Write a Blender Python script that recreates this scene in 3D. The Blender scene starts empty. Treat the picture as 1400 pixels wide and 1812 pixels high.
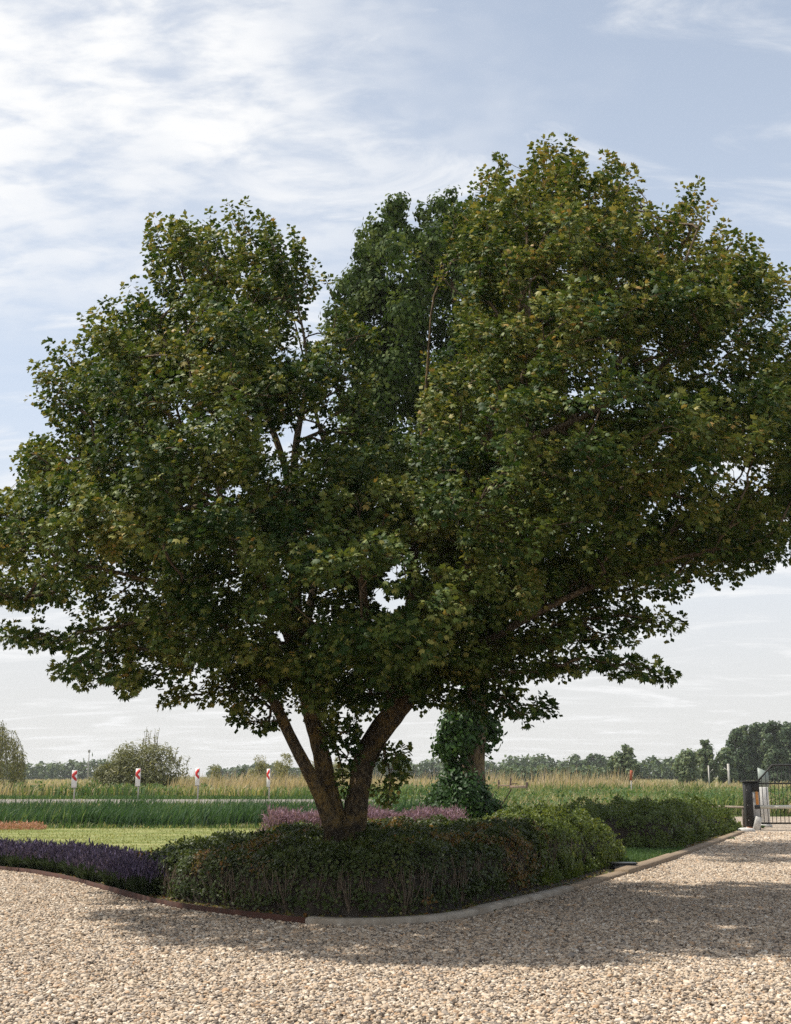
import bpy, math, random
import numpy as np
from mathutils import Vector

random.seed(7)
R = np.random.RandomState(11)
SC = bpy.context.scene
COL = SC.collection
rad = math.radians

# ------------------------------------------------------------------ camera
CAM_H, TILT, FPX = 1.65, rad(12.86), 2042.0
cam_d = bpy.data.cameras.new('camera')
cam = bpy.data.objects.new('camera', cam_d)
COL.objects.link(cam)
cam.location = (0, 0, CAM_H)
cam.rotation_euler = (rad(90) + TILT, 0, 0)
cam_d.sensor_fit = 'HORIZONTAL'
cam_d.sensor_width = 24.0
cam_d.lens = 24.0 * FPX / 1400.0
cam_d.clip_start = 0.1
cam_d.clip_end = 6000
SC.camera = cam

# ------------------------------------------------------------------ sky and sun
SUN_EL, SUN_AZ = rad(60), rad(14)        # azimuth: measured from straight left towards the back of the scene
SUN_VEC = Vector((-math.cos(SUN_EL) * math.cos(SUN_AZ), math.cos(SUN_EL) * math.sin(SUN_AZ), math.sin(SUN_EL)))
sun_d = bpy.data.lights.new('sun', 'SUN')
sun_d.energy = 4.3
sun_d.angle = rad(1.2)
sun_d.color = (1.0, 0.94, 0.84)
sun = bpy.data.objects.new('sun', sun_d)
COL.objects.link(sun)
sun.rotation_euler = SUN_VEC.to_track_quat('Z', 'Y').to_euler()
sun.location = (-30, 15, 40)

world = bpy.data.worlds.new('World')
SC.world = world
world.use_nodes = True


class NT:
    """small helper for node trees"""
    def __init__(self, tree):
        self.t = tree
        self.n = tree.nodes
        self.l = tree.links

    def add(self, typ, **kw):
        nd = self.n.new(typ)
        for k, v in kw.items():
            setattr(nd, k, v)
        return nd

    def link(self, a, b):
        self.l.new(a, b)

    def math(self, op, a, b=None, clamp=False):
        nd = self.add('ShaderNodeMath', operation=op)
        nd.use_clamp = clamp
        for i, v in enumerate((a, b)):
            if v is None:
                continue
            if isinstance(v, (int, float)):
                nd.inputs[i].default_value = v
            else:
                self.link(v, nd.inputs[i])
        return nd.outputs[0]

    def smooth(self, v, lo, hi, o0=0.0, o1=1.0):
        nd = self.add('ShaderNodeMapRange')
        nd.interpolation_type = 'SMOOTHSTEP'
        self.link(v, nd.inputs['Value'])
        nd.inputs['From Min'].default_value = lo
        nd.inputs['From Max'].default_value = hi
        nd.inputs['To Min'].default_value = o0
        nd.inputs['To Max'].default_value = o1
        return nd.outputs[0]

    def mix(self, f, a, b, mode='MIX'):
        nd = self.add('ShaderNodeMix', data_type='RGBA', blend_type=mode)
        for s, v in ((nd.inputs[0], f), (nd.inputs[6], a), (nd.inputs[7], b)):
            if isinstance(v, (int, float)):
                s.default_value = v
            elif isinstance(v, tuple):
                s.default_value = (*v, 1) if len(v) == 3 else v
            else:
                self.link(v, s)
        return nd.outputs[2]

    def noise(self, vec, scale, detail=4.0, rough=0.55, dist=0.0, dims='3D'):
        nd = self.add('ShaderNodeTexNoise', noise_dimensions=dims)
        nd.inputs['Scale'].default_value = scale
        nd.inputs['Detail'].default_value = detail
        nd.inputs['Roughness'].default_value = rough
        nd.inputs['Distortion'].default_value = dist
        if vec is not None:
            self.link(vec, nd.inputs['Vector'])
        return nd.outputs[0]

    def ramp(self, v, stops):
        nd = self.add('ShaderNodeValToRGB')
        e = nd.color_ramp.elements
        while len(e) < len(stops):
            e.new(0.5)
        for el, (p, c) in zip(e, stops):
            el.position = p
            el.color = (*c, 1)
        self.link(v, nd.inputs[0])
        return nd.outputs[0]


def make_sky():
    w = NT(world.node_tree)
    for nd in list(w.n):
        w.n.remove(nd)
    out = w.add('ShaderNodeOutputWorld')
    bg = w.add('ShaderNodeBackground')
    bg.inputs['Strength'].default_value = 0.070
    sky = w.add('ShaderNodeTexSky', sky_type='NISHITA')
    sky.sun_disc = False
    sky.sun_elevation = SUN_EL
    # the node's rotation 0 is +Y, growing clockwise seen from above
    sky.sun_rotation = math.atan2(SUN_VEC.x, SUN_VEC.y)
    sky.air_density = 1.0
    sky.dust_density = 1.6
    sky.ozone_density = 1.2
    tc = w.add('ShaderNodeTexCoord')
    sep = w.add('ShaderNodeSeparateXYZ')
    w.link(tc.outputs['Generated'], sep.inputs[0])
    X, Y, Z = sep.outputs
    # cloud layer seen in perspective: direction projected on a plane overhead
    zz = w.math('ADD', w.math('MAXIMUM', Z, 0.0), 0.16)
    u = w.math('DIVIDE', X, zz)
    v = w.math('DIVIDE', Y, zz)
    cmb = w.add('ShaderNodeCombineXYZ')
    w.link(u, cmb.inputs[0]); w.link(v, cmb.inputs[1])
    uv = cmb.outputs[0]
    # where the altocumulus sheet lies: left of the view and overhead, its edge ragged
    edge = w.noise(uv, 1.6, 5, 0.6)
    rag = w.math('MULTIPLY', w.math('SUBTRACT', edge, 0.5), 0.9)
    side = w.smooth(w.math('ADD', u, rag), 0.20, -0.22)
    ahead = w.smooth(w.math('ADD', v, w.math('MULTIPLY', rag, -1.4)), 1.85, 1.25)
    sheet = w.math('MULTIPLY', side, ahead)
    mp = w.add('ShaderNodeMapping')
    w.link(uv, mp.inputs['Vector'])
    mp.inputs['Rotation'].default_value = (0, 0, rad(32))
    mp.inputs['Scale'].default_value = (1.0, 1.9, 1)
    mp.inputs['Location'].default_value = (3.1, 1.7, 0)
    puff = w.noise(mp.outputs[0], 9.0, 9, 0.56, 0.2)
    wide = w.noise(uv, 2.2, 3, 0.5)
    sheet_d = w.math('MULTIPLY', sheet, w.smooth(w.math('ADD', puff, w.math('MULTIPLY', wide, 0.55)), 0.56, 0.90, 0.22, 1.0))
    # thin cirrus streaks everywhere
    mp2 = w.add('ShaderNodeMapping')
    w.link(uv, mp2.inputs['Vector'])
    mp2.inputs['Rotation'].default_value = (0, 0, rad(36))
    mp2.inputs['Scale'].default_value = (1.0, 2.6, 1)
    mp2.inputs['Location'].default_value = (2.3, 0.7, 0)
    streak = w.noise(mp2.outputs[0], 2.3, 10, 0.6, 0.8)
    cir = w.math('MULTIPLY', w.smooth(streak, 0.47, 0.72), 0.8)
    cloud = w.math('MAXIMUM', sheet_d, cir, True)
    # thin high veil that thickens with the air path near the horizon
    veil = w.smooth(Z, 0.72, 0.02, 0.46, 0.97)
    inv = 1 / 0.09
    base = w.mix(veil, sky.outputs[0], (0.66 * inv, 0.75 * inv, 0.88 * inv))
    low = w.smooth(Z, 0.34, 0.0)
    base = w.mix(low, base, (0.71 * inv, 0.71 * inv, 0.695 * inv))
    col = w.mix(cloud, base, (0.88 * inv, 0.885 * inv, 0.89 * inv))
    w.link(col, bg.inputs['Color'])
    w.link(bg.outputs[0], out.inputs['Surface'])


make_sky()
SC.view_settings.view_transform = 'Standard'
SC.view_settings.look = 'None'
SC.view_settings.exposure = 0.55
SC.view_settings.gamma = 1.0
SC.render.engine = 'CYCLES'
SC.cycles.max_bounces = 8
SC.cycles.transparent_max_bounces = 8
SC.cycles.volume_bounces = 0
SC.cycles.use_denoising = False
SC.cycles.denoiser = 'OPENIMAGEDENOISE'
SC.cycles.denoising_input_passes = 'RGB_ALBEDO_NORMAL'
SC.cycles.denoising_prefilter = 'ACCURATE'

# ------------------------------------------------------------------ survey helpers
CT, ST = math.cos(TILT), math.sin(TILT)


def at(px, py, Y):
    """point at distance Y whose bearing was measured at (px, py) on the photograph"""
    dx, dy = (px - 700) / FPX, (906 - py) / FPX
    s = Y / (CT - dy * ST)
    return np.array((s * dx, Y, CAM_H + s * (ST + dy * CT)))


def ground(px, py, z=0.0):
    dy = (906 - py) / FPX
    s = (z - CAM_H) / (ST + dy * CT)
    return np.array((s * (px - 700) / FPX, s * (CT - dy * ST), z))


def project(P):
    P = np.asarray(P, float)
    f = P[:, 1] * CT + (P[:, 2] - CAM_H) * ST
    u = -P[:, 1] * ST + (P[:, 2] - CAM_H) * CT
    return np.stack([700 + FPX * P[:, 0] / f, 906 - FPX * u / f], 1)


def hash3(ix, iy, iz):
    h = (ix * 374761393 + iy * 668265263 + iz * 2147483647 + 12345) & 0xFFFFFFFF
    h = ((h ^ (h >> 13)) * 1274126177) & 0xFFFFFFFF
    h = h ^ (h >> 16)
    return (h & 0xFFFF) / 65535.0


def vnoise(P, f=1.0, off=0.0):
    P = np.asarray(P, float) * f + off
    i = np.floor(P).astype(np.int64)
    t = P - i
    t = t * t * (3 - 2 * t)
    r = 0
    for a in (0, 1):
        for b in (0, 1):
            for c in (0, 1):
                w = (t[:, 0] if a else 1 - t[:, 0]) * (t[:, 1] if b else 1 - t[:, 1]) * (t[:, 2] if c else 1 - t[:, 2])
                r = r + w * hash3(i[:, 0] + a, i[:, 1] + b, i[:, 2] + c)
    return r


def norm(v):
    v = np.asarray(v, float)
    return v / np.maximum(np.linalg.norm(v, axis=-1, keepdims=True), 1e-9)


def in_poly(pts, poly):
    pts = np.asarray(pts, float); poly = np.asarray(poly, float)
    x, y = pts[:, 0], pts[:, 1]
    ins = np.zeros(len(pts), bool)
    n = len(poly)
    for k in range(n):
        x0, y0 = poly[k]; x1, y1 = poly[(k + 1) % n]
        c = (y0 > y) != (y1 > y)
        xi = (x1 - x0) * (y - y0) / (y1 - y0 + 1e-12) + x0
        ins ^= c & (x < xi)
    return ins


def poly_dist(pts, poly):
    pts = np.asarray(pts, float); poly = np.asarray(poly, float)
    d = np.full(len(pts), 1e9)
    n = len(poly)
    for k in range(n):
        a = poly[k]; b = poly[(k + 1) % n]
        ab = b - a
        t = np.clip(((pts - a) @ ab) / (ab @ ab + 1e-12), 0, 1)
        q = a + t[:, None] * ab
        d = np.minimum(d, np.hypot(pts[:, 0] - q[:, 0], pts[:, 1] - q[:, 1]))
    return d


# ------------------------------------------------------------------ mesh helpers
def mesh_obj(name, V, F, mat=None, parent=None, tint=None, smooth=False):
    """V (n,3); F (m,k) array of equal-sized faces, or a list of such arrays"""
    Fs = F if isinstance(F, list) else [F]
    me = bpy.data.meshes.new(name)
    V = np.ascontiguousarray(np.asarray(V, np.float32))
    me.vertices.add(len(V))
    me.vertices.foreach_set('co', V.ravel())
    loops = np.concatenate([np.asarray(f, np.int32).ravel() for f in Fs])
    tot = np.concatenate([np.full(len(f), np.asarray(f).shape[1], np.int32) for f in Fs])
    start = np.concatenate([[0], np.cumsum(tot)[:-1]]).astype(np.int32)
    me.loops.add(len(loops))
    me.loops.foreach_set('vertex_index', loops)
    me.polygons.add(len(tot))
    me.polygons.foreach_set('loop_start', start)
    me.polygons.foreach_set('loop_total', tot)
    if smooth:
        me.polygons.foreach_set('use_smooth', np.ones(len(tot), bool))
    me.update(calc_edges=True)
    if tint is not None:
        a = me.attributes.new('tint', 'FLOAT', 'FACE')
        a.data.foreach_set('value', np.ascontiguousarray(tint, np.float32))
    if mat:
        me.materials.append(mat)
    ob = bpy.data.objects.new(name, me)
    COL.objects.link(ob)
    if parent:
        ob.parent = parent
    return ob


def empty(name, loc=(0, 0, 0)):
    o = bpy.data.objects.new(name, None)
    o.empty_display_size = 0.2
    COL.objects.link(o)
    o.location = loc
    return o


def tag(o, label=None, cat=None, group=None, kind=None):
    if label: o['label'] = label
    if cat: o['category'] = cat
    if group: o['group'] = group
    if kind: o['kind'] = kind
    return o


def reparent_world(root):
    """children were modelled in world coordinates: keep them there under a root that stands at the thing's base"""
    l = root.location
    for c in root.children:
        c.location = (-l[0], -l[1], -l[2])


class MB:
    """collects vertices and faces for one mesh"""
    def __init__(self):
        self.V = []; self.F3 = []; self.F4 = []; self.n = 0

    def raw(self, V, F):
        F = np.asarray(F) + self.n
        (self.F3 if F.shape[1] == 3 else self.F4).append(F)
        self.V.append(np.asarray(V, float)); self.n += len(V)

    def box(self, c, s, rz=0.0, bev=0.0, rx=0.0, ry=0.0):
        x, y, z = [q / 2 for q in s]
        if bev > 0:
            b = min(bev, x * .9, y * .9, z * .9)
            P = []
            for sz in (-1, 1):
                for inset, dz in (((0, 0), b), ((b, b), 0)) if sz < 0 else (((0, 0), -b), ((b, b), 0)):
                    pass
            rings = [(z * -1, b), (z * -1 + b, 0), (z - b, 0), (z, b)]
            V = []
            for (h, ins) in rings:
                a, d = x - ins, y - ins
                c2 = b * 0.6
                V += [(-a + c2, -d, h), (a - c2, -d, h), (a, -d + c2, h), (a, d - c2, h), (a - c2, d, h), (-a + c2, d, h), (-a, d - c2, h), (-a, -d + c2, h)]
            F4 = []
            for r in range(3):
                for k in range(8):
                    F4.append((r * 8 + k, r * 8 + (k + 1) % 8, r * 8 + 8 + (k + 1) % 8, r * 8 + 8 + k))
            for o, fl in ((0, True), (24, False)):
                q = [(0, 1, 2, 7), (7, 2, 3, 6), (6, 3, 4, 5)]
                for f in q:
                    f = tuple(o + i for i in f)
                    F4.append(f[::-1] if fl else f)
        else:
            V = [(sx * x, sy * y, sz * z) for sz in (-1, 1) for sy in (-1, 1) for sx in (-1, 1)]
            F4 = [(0, 2, 3, 1), (4, 5, 7, 6), (0, 1, 5, 4), (2, 6, 7, 3), (0, 4, 6, 2), (1, 3, 7, 5)]
        V = np.array(V, float)
        for ang, (i, j) in ((rx, (1, 2)), (ry, (2, 0)), (rz, (0, 1))):
            if ang:
                ca, sa = math.cos(ang), math.sin(ang)
                a, b_ = V[:, i].copy(), V[:, j].copy()
                V[:, i] = a * ca - b_ * sa
                V[:, j] = a * sa + b_ * ca
        self.raw(V + np.array(c, float), F4)
        return self

    def tube(self, P, r, sides=8, cap=True, wob=0.0, seed=0.0):
        P = np.asarray(P, float)
        n = len(P)
        r = np.full(n, r, float) if np.isscalar(r) else np.asarray(r, float)
        T = np.gradient(P, axis=0)
        T = norm(T)
        up = np.array((0.0, 0.0, 1.0)) if abs(T[0, 2]) < 0.9 else np.array((0.0, 1.0, 0.0))
        u = norm(np.cross(T[0], up))
        V = []
        ang = np.linspace(0, 2 * math.pi, sides, endpoint=False)
        for k in range(n):
            u = norm(u - T[k] * (u @ T[k]))
            w = np.cross(T[k], u)
            ring = np.outer(np.cos(ang), u) + np.outer(np.sin(ang), w)
            rr = np.full(sides, r[k])
            if wob:
                q = P[k] + ring * r[k]
                rr = r[k] * (1 + wob * (vnoise(q, 2.2 / max(r[k], .05) * .4, seed) - .5) * 2
                             + wob * .6 * (vnoise(q, 1.0 / max(r[k], .05), seed + 9) - .5) * 2)
            V.append(P[k] + ring * rr[:, None])
        V = np.concatenate(V)
        a = np.arange(n - 1)[:, None] * sides + np.arange(sides)[None]
        b = np.arange(n - 1)[:, None] * sides + (np.arange(sides)[None] + 1) % sides
        F = np.stack([a, b, b + sides, a + sides], -1).reshape(-1, 4)
        m = self.n
        self.raw(V, F)
        if cap:
            for o, fl in ((0, True), ((n - 1) * sides, False)):
                c = self.n
                self.V.append(V[o:o + sides].mean(0)[None]); self.n += 1
                f = [(m + o + k, m + o + (k + 1) % sides, c) for k in range(sides)]
                self.F3.append(np.array([q[::-1] if fl else q for q in f]))
        return self

    def build(self, name, mat, parent=None, smooth=False):
        Fs = []
        if self.F3: Fs.append(np.concatenate(self.F3))
        if self.F4: Fs.append(np.concatenate(self.F4))
        return mesh_obj(name, np.concatenate(self.V), Fs, mat, parent, smooth=smooth)


MAPLE = (np.array([(0, 0, 0), (.26, .25, -.03), (.52, .17, .02), (.52, -.17, .02), (.26, -.25, -.03), (1, 0, -.16),
                   (.70, .55, -.14), (.70, -.55, -.14), (.05, .48, -.10), (.05, -.48, -.10)]),
         np.array([(0, 4, 3), (0, 3, 2), (0, 2, 1), (2, 3, 5), (1, 2, 6), (4, 7, 3), (0, 1, 8), (0, 9, 4)]))
MAPLE3 = (np.array([(0, 0, 0), (.10, .42, -.08), (.40, .20, 0), (.72, .50, -.13), (.55, .15, .01), (1, 0, -.15), (.55, -.15, .01), (.72, -.50, -.13), (.40, -.20, 0), (.10, -.42, -.08)])[[0, 1, 3, 4, 5, 6, 7, 9]],
          np.array([(0, 7, 6), (0, 6, 5), (0, 5, 3), (3, 5, 4), (0, 3, 2), (0, 2, 1)]))
DIAMOND = (np.array([(0, 0, 0), (.42, .36, -.06), (1, 0, -.10), (.42, -.36, -.06)]), np.array([(0, 3, 2), (0, 2, 1)]))
OVAL4 = (np.array([(0, 0, 0), (.55, .48, -.10), (1, 0, -.14), (.55, -.48, -.10)]), np.array([(0, 3, 2), (0, 2, 1)]))
OVAL = (np.array([(0, 0, 0), (.3, .27, .03), (.75, .22, 0), (1, 0, -.06), (.75, -.22, 0), (.3, -.27, .03)]),
        np.array([(0, 5, 4), (0, 4, 3), (0, 3, 2), (0, 2, 1)]))
SLIM = (np.array([(0, 0, 0), (.45, .12, 0), (1, 0, -.05), (.45, -.12, 0)]), np.array([(0, 3, 2), (0, 2, 1)]))


def leaves(name, P, T, N, size, tint, shape, mat, parent=None):
    """P base points, T direction of the leaf tip, N rough leaf normal"""
    T = norm(T)
    N = norm(N - T * np.sum(N * T, 1, keepdims=True))
    B = np.cross(N, T)
    sv, sf = shape
    size = np.broadcast_to(np.asarray(size, float), (len(P),))
    V = P[:, None, :] + size[:, None, None] * (sv[None, :, 0, None] * T[:, None] + sv[None, :, 1, None] * B[:, None] + sv[None, :, 2, None] * N[:, None])
    k = len(sv)
    F = (np.arange(len(P))[:, None, None] * k + sf[None]).reshape(-1, sf.shape[1])
    tn = np.repeat(np.asarray(tint, float), len(sf))
    return mesh_obj(name, V.reshape(-1, 3), F, mat, parent, tn)


def blades(name, P, H, lean, width, tint, mat, parent=None, yaw=None):
    """grass blades: P feet, H heights, lean (n,3) sideways offset of the tip; bends halfway"""
    n = len(P)
    yaw = R.uniform(0, math.pi, n) if yaw is None else yaw
    W = np.stack([np.cos(yaw), np.sin(yaw), np.zeros(n)], 1) * (np.asarray(width) * np.ones(n))[:, None] * .5
    up = np.zeros((n, 3)); up[:, 2] = H
    M = P + up * .55 + lean * .30
    Tp = P + up + lean
    Tp[:, 2] -= 0.35 * np.linalg.norm(lean, axis=1)
    V = np.stack([P - W * .8, P + W * .8, M + W, M - W, Tp], 1).reshape(-1, 3)
    b = np.arange(n)[:, None] * 5
    F4 = b + np.array([0, 1, 2, 3])
    F3 = b + np.array([3, 2, 4])
    tint = np.asarray(tint, float) * np.ones(n)
    return mesh_obj(name, V, [F4, F3], mat, parent, np.concatenate([tint, tint]))


# ------------------------------------------------------------------ materials
def new_mat(name):
    m = bpy.data.materials.new(name)
    m.use_nodes = True
    t = NT(m.node_tree)
    b = t.n['Principled BSDF']
    return m, t, b


def leaf_mat(name, stops, trans=0.3, rough=0.5, spec=0.35, tcol=1.6):
    m, t, b = new_mat(name)
    a = t.add('ShaderNodeAttribute', attribute_name='tint')
    c = t.ramp(a.outputs['Fac'], stops)
    t.link(c, b.inputs['Base Color'])
    b.inputs['Roughness'].default_value = rough
    b.inputs['Specular IOR Level'].default_value = spec
    tr = t.add('ShaderNodeBsdfTranslucent')
    tc = t.mix(1.0, c, (tcol * 1.05, tcol, tcol * .55), 'MULTIPLY')
    t.link(tc, tr.inputs['Color'])
    mx = t.add('ShaderNodeMixShader')
    mx.inputs[0].default_value = trans
    t.link(b.outputs[0], mx.inputs[1]); t.link(tr.outputs[0], mx.inputs[2])
    t.link(mx.outputs[0], t.n['Material Output'].inputs['Surface'])
    return m


def plain(name, col, rough=0.7, metal=0.0, var=0.0, vscale=6.0, bump=0.0, bscale=40.0, col2=None, stretch=None):
    m, t, b = new_mat(name)
    tc = t.add('ShaderNodeTexCoord')
    vec = tc.outputs['Object']
    if stretch:
        mp = t.add('ShaderNodeMapping')
        mp.inputs['Scale'].default_value = stretch
        t.link(vec, mp.inputs['Vector']); vec = mp.outputs[0]
    if var or col2:
        n = t.noise(vec, vscale, 6, .6)
        c2 = col2 if col2 else tuple(x * (1 - var) for x in col)
        t.link(t.mix(t.smooth(n, .35, .68), col, c2), b.inputs['Base Color'])
    else:
        b.inputs['Base Color'].default_value = (*col, 1)
    b.inputs['Roughness'].default_value = rough
    b.inputs['Metallic'].default_value = metal
    if bump:
        bp = t.add('ShaderNodeBump')
        bp.inputs['Strength'].default_value = bump
        bp.inputs['Distance'].default_value = 0.02
        t.link(t.noise(vec, bscale, 5, .6), bp.inputs['Height'])
        t.link(bp.outputs[0], b.inputs['Normal'])
    return m


def bark_mat(name, base, dark, lichen, amount=0.5, sc=1.0):
    m, t, b = new_mat(name)
    tc = t.add('ShaderNodeTexCoord')
    mp = t.add('ShaderNodeMapping')
    mp.inputs['Scale'].default_value = (1, 1, .45)
    t.link(tc.outputs['Object'], mp.inputs['Vector'])
    n1 = t.noise(mp.outputs[0], 26 * sc, 6, .65)
    n2 = t.noise(tc.outputs['Object'], 4.2 * sc, 5, .62, .4)
    n3 = t.noise(tc.outputs['Object'], 1.7 * sc, 3, .5)
    c = t.mix(t.smooth(n1, .38, .62), dark, base)
    f = t.math('MULTIPLY', t.smooth(n2, .5 - amount * .2, .62), t.smooth(n1, .36, .56))
    c = t.mix(f, c, lichen)
    c = t.mix(t.math('MULTIPLY', t.smooth(n3, .56, .68), .7), c, tuple(q * .45 for q in dark))
    t.link(c, b.inputs['Base Color'])
    b.inputs['Roughness'].default_value = .9
    b.inputs['Specular IOR Level'].default_value = .15
    bp = t.add('ShaderNodeBump')
    bp.inputs['Strength'].default_value = 1.0
    bp.inputs['Distance'].default_value = .045
    t.link(n1, bp.inputs['Height'])
    t.link(bp.outputs[0], b.inputs['Normal'])
    return m


M = {}
M['maple'] = leaf_mat('maple_leaf', [(0, (.011, .030, .006)), (.30, (.028, .060, .011)), (.56, (.112, .144, .030)), (.78, (.265, .250, .070)), (1, (.30, .190, .055))], .17, .58, .20)  # pale stops serve young growth and painted-in sunlit tips
M['poplar'] = leaf_mat('poplar_leaf', [(0, (.020, .042, .010)), (.5, (.050, .085, .020)), (1, (.135, .170, .055))], .20, .7, .1)
M['ivy'] = leaf_mat('ivy_leaf', [(0, (.014, .036, .009)), (.6, (.036, .086, .018)), (1, (.095, .155, .036))], .25, .5, .25)
M['hedge'] = leaf_mat('hedge_leaf', [(0, (.026, .040, .012)), (.45, (.056, .080, .020)), (.75, (.110, .125, .030)), (.88, (.150, .130, .040)), (1, (.200, .095, .030))], .25, .5, .3)
M['privet'] = leaf_mat('shrub_leaf', [(0, (.036, .060, .013)), (.5, (.110, .150, .030)), (.85, (.225, .240, .055)), (1, (.29, .27, .08))], .28, .5, .3)
M['grass'] = leaf_mat('grass_blade', [(0, (.034, .075, .024)), (.40, (.080, .145, .044)), (.66, (.190, .215, .080)), (.82, (.350, .305, .180)), (1, (.490, .400, .280))], .3, .6, .2)
M['reed'] = leaf_mat('reed_blade', [(0, (.024, .060, .024)), (.6, (.060, .120, .044)), (.9, (.150, .200, .085)), (1, (.30, .26, .12))], .3, .5, .3)
M['straw'] = leaf_mat('dry_reed', [(0, (.230, .220, .120)), (.5, (.400, .325, .215)), (1, (.540, .430, .320))], .3, .7, .1)
M['lawnblade'] = leaf_mat('lawn_blade', [(0, (.135, .170, .050)), (.6, (.230, .245, .092)), (1, (.330, .310, .145))], .3, .6, .2)
M['lavgreen'] = leaf_mat('lavender_leaf', [(0, (.022, .036, .018)), (1, (.065, .090, .045))], .2, .6, .2)
M['lavflower'] = leaf_mat('lavender_flower', [(0, (.045, .036, .068)), (.6, (.105, .085, .155)), (1, (.210, .170, .280))], .2, .7, .1, 1.2)
M['pinkflower'] = leaf_mat('catmint_flower', [(0, (.170, .110, .140)), (.6, (.300, .190, .245)), (1, (.460, .310, .390))], .2, .7, .1, 1.2)
M['heather'] = leaf_mat('heather_flower', [(0, (.220, .110, .060)), (.5, (.450, .230, .160)), (1, (.600, .360, .260))], .2, .7, .1, 1.2)
M['willow'] = leaf_mat('willow_leaf', [(0, (.085, .095, .034)), (.5, (.165, .170, .066)), (1, (.280, .265, .140))], .3, .5, .3)
M['farleaf'] = leaf_mat('far_leaf', [(0, (.034, .060, .034)), (.5, (.085, .125, .060)), (1, (.180, .210, .105))], .25, .6, .2)
M['bark'] = bark_mat('maple_bark', (.125, .100, .068), (.036, .028, .021), (.180, .122, .046), .55)
M['bark_up'] = bark_mat('maple_branch_bark', (.200, .155, .105), (.075, .055, .040), (.190, .140, .075), .2)
M['poplar_bark'] = bark_mat('poplar_bark', (.250, .180, .120), (.080, .055, .040), (.200, .150, .080), .2, .6)
M['greybark'] = plain('grey_bark', (.16, .135, .11), .9, var=.5, vscale=8, bump=.5)
M['stem'] = plain('shrub_stem', (.155, .115, .075), .9, var=.6, vscale=20)
M['twigmass'] = plain('shrub_twig_mass', (.040, .030, .020), .95, var=.5, vscale=14, bump=.6, bscale=60)
M['soil'] = plain('bed_soil', (.060, .045, .032), .95, var=.5, vscale=9, bump=.8, bscale=50)
M['knotwood'] = plain('pruned_knot_wood', (.38, .27, .16), .85, var=.3, vscale=30)
M['hollow'] = plain('knot_hollow', (.02, .014, .010), .95, var=.3)
M['corten'] = plain('corten_steel', (.062, .020, .010), .9, var=.55, vscale=7, bump=.2, bscale=90, col2=(.034, .013, .008))
M['concrete'] = plain('weathered_concrete', (.40, .35, .285), .9, col2=(.235, .190, .140), vscale=3.5, bump=.5, bscale=60)
M['sleeper'] = plain('weathered_sleeper', (.275, .205, .135), .9, col2=(.150, .105, .066), vscale=5.0, bump=.5, bscale=30, stretch=(.6, 5, 5))
M['plank'] = plain('grey_plank', (.30, .25, .20), .9, col2=(.18, .14, .10), vscale=6, bump=.4, stretch=(.6, 5, 5))
M['blacksteel'] = plain('black_gate_steel', (.014, .013, .012), .65, var=.4, vscale=8)
M['greymetal'] = plain('galvanised_column', (.42, .41, .39), .6, var=.3, vscale=5)
M['whitebar'] = plain('white_barrier_paint', (.66, .63, .55), .5, var=.2, vscale=6)
M['whiteboard'] = plain('white_painted_board', (.72, .70, .66), .6, var=.2, vscale=5)
M['whitestone'] = plain('pale_stone', (.62, .60, .56), .85, var=.3, vscale=9, bump=.4)
M['orange'] = plain('orange_reflector', (.62, .26, .06), .5, var=.2, vscale=12)
M['redbrick'] = plain('orange_clay', (.50, .19, .08), .85, var=.4, vscale=14)
M['palegreen'] = plain('pale_green_board', (.27, .32, .29), .5, var=.2)
M['markerwhite'] = plain('marker_white', (.78, .77, .74), .45, var=.12, vscale=9)
M['markerred'] = plain('marker_red', (.56, .020, .016), .45, var=.2, vscale=9)
M['postgrey'] = plain('marker_post_grey', (.50, .48, .44), .7, var=.3)
M['orangepanel'] = plain('orange_marker', (.55, .15, .07), .5, var=.3)
M['fencewood'] = plain('fence_wood_dark', (.115, .075, .055), .9, var=.5, vscale=12)
M['fencerail'] = plain('fence_rail_pale', (.52, .36, .27), .9, var=.4, vscale=9)
M['blackplastic'] = plain('black_plastic', (.020, .020, .020), .4, var=.3)
M['darkmetal'] = plain('dark_lid_metal', (.24, .21, .18), .5, var=.4)


def ground_mat():
    m, t, b = new_mat('meadow_ground')
    tc = t.add('ShaderNodeTexCoord')
    o = tc.outputs['Object']
    n = t.noise(o, .05, 5, .6)
    n2 = t.noise(o, .9, 6, .65)
    c = t.mix(t.smooth(n, .42, .60), (.085, .115, .038), (.24, .19, .095))
    c = t.mix(t.math('MULTIPLY', n2, .6), c, (.060, .075, .025))
    t.link(c, b.inputs['Base Color'])
    b.inputs['Roughness'].default_value = 1
    b.inputs['Specular IOR Level'].default_value = .05
    return m


def lawn_mat():
    m, t, b = new_mat('lawn_turf')
    tc = t.add('ShaderNodeTexCoord')
    o = tc.outputs['Object']
    mp = t.add('ShaderNodeMapping')
    mp.inputs['Scale'].default_value = (.16, 1.0, 1)
    t.link(o, mp.inputs['Vector'])
    n = t.noise(mp.outputs[0], 1.3, 5, .6, .3)
    n2 = t.noise(o, 55, 3, .7)
    n3 = t.noise(o, 3.5, 4, .6)
    c = t.mix(t.smooth(n, .40, .62), (.165, .195, .062), (.300, .295, .130))
    c = t.mix(t.smooth(n3, .55, .75), c, (.140, .170, .055))
    c = t.mix(t.math('MULTIPLY', t.smooth(n2, .3, .7), .35), c, (.09, .11, .03))
    t.link(c, b.inputs['Base Color'])
    b.inputs['Roughness'].default_value = .95
    b.inputs['Specular IOR Level'].default_value = .08
    bp = t.add('ShaderNodeBump')
    bp.inputs['Strength'].default_value = .7
    bp.inputs['Distance'].default_value = .03
    t.link(n2, bp.inputs['Height']); t.link(bp.outputs[0], b.inputs['Normal'])
    return m


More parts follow.
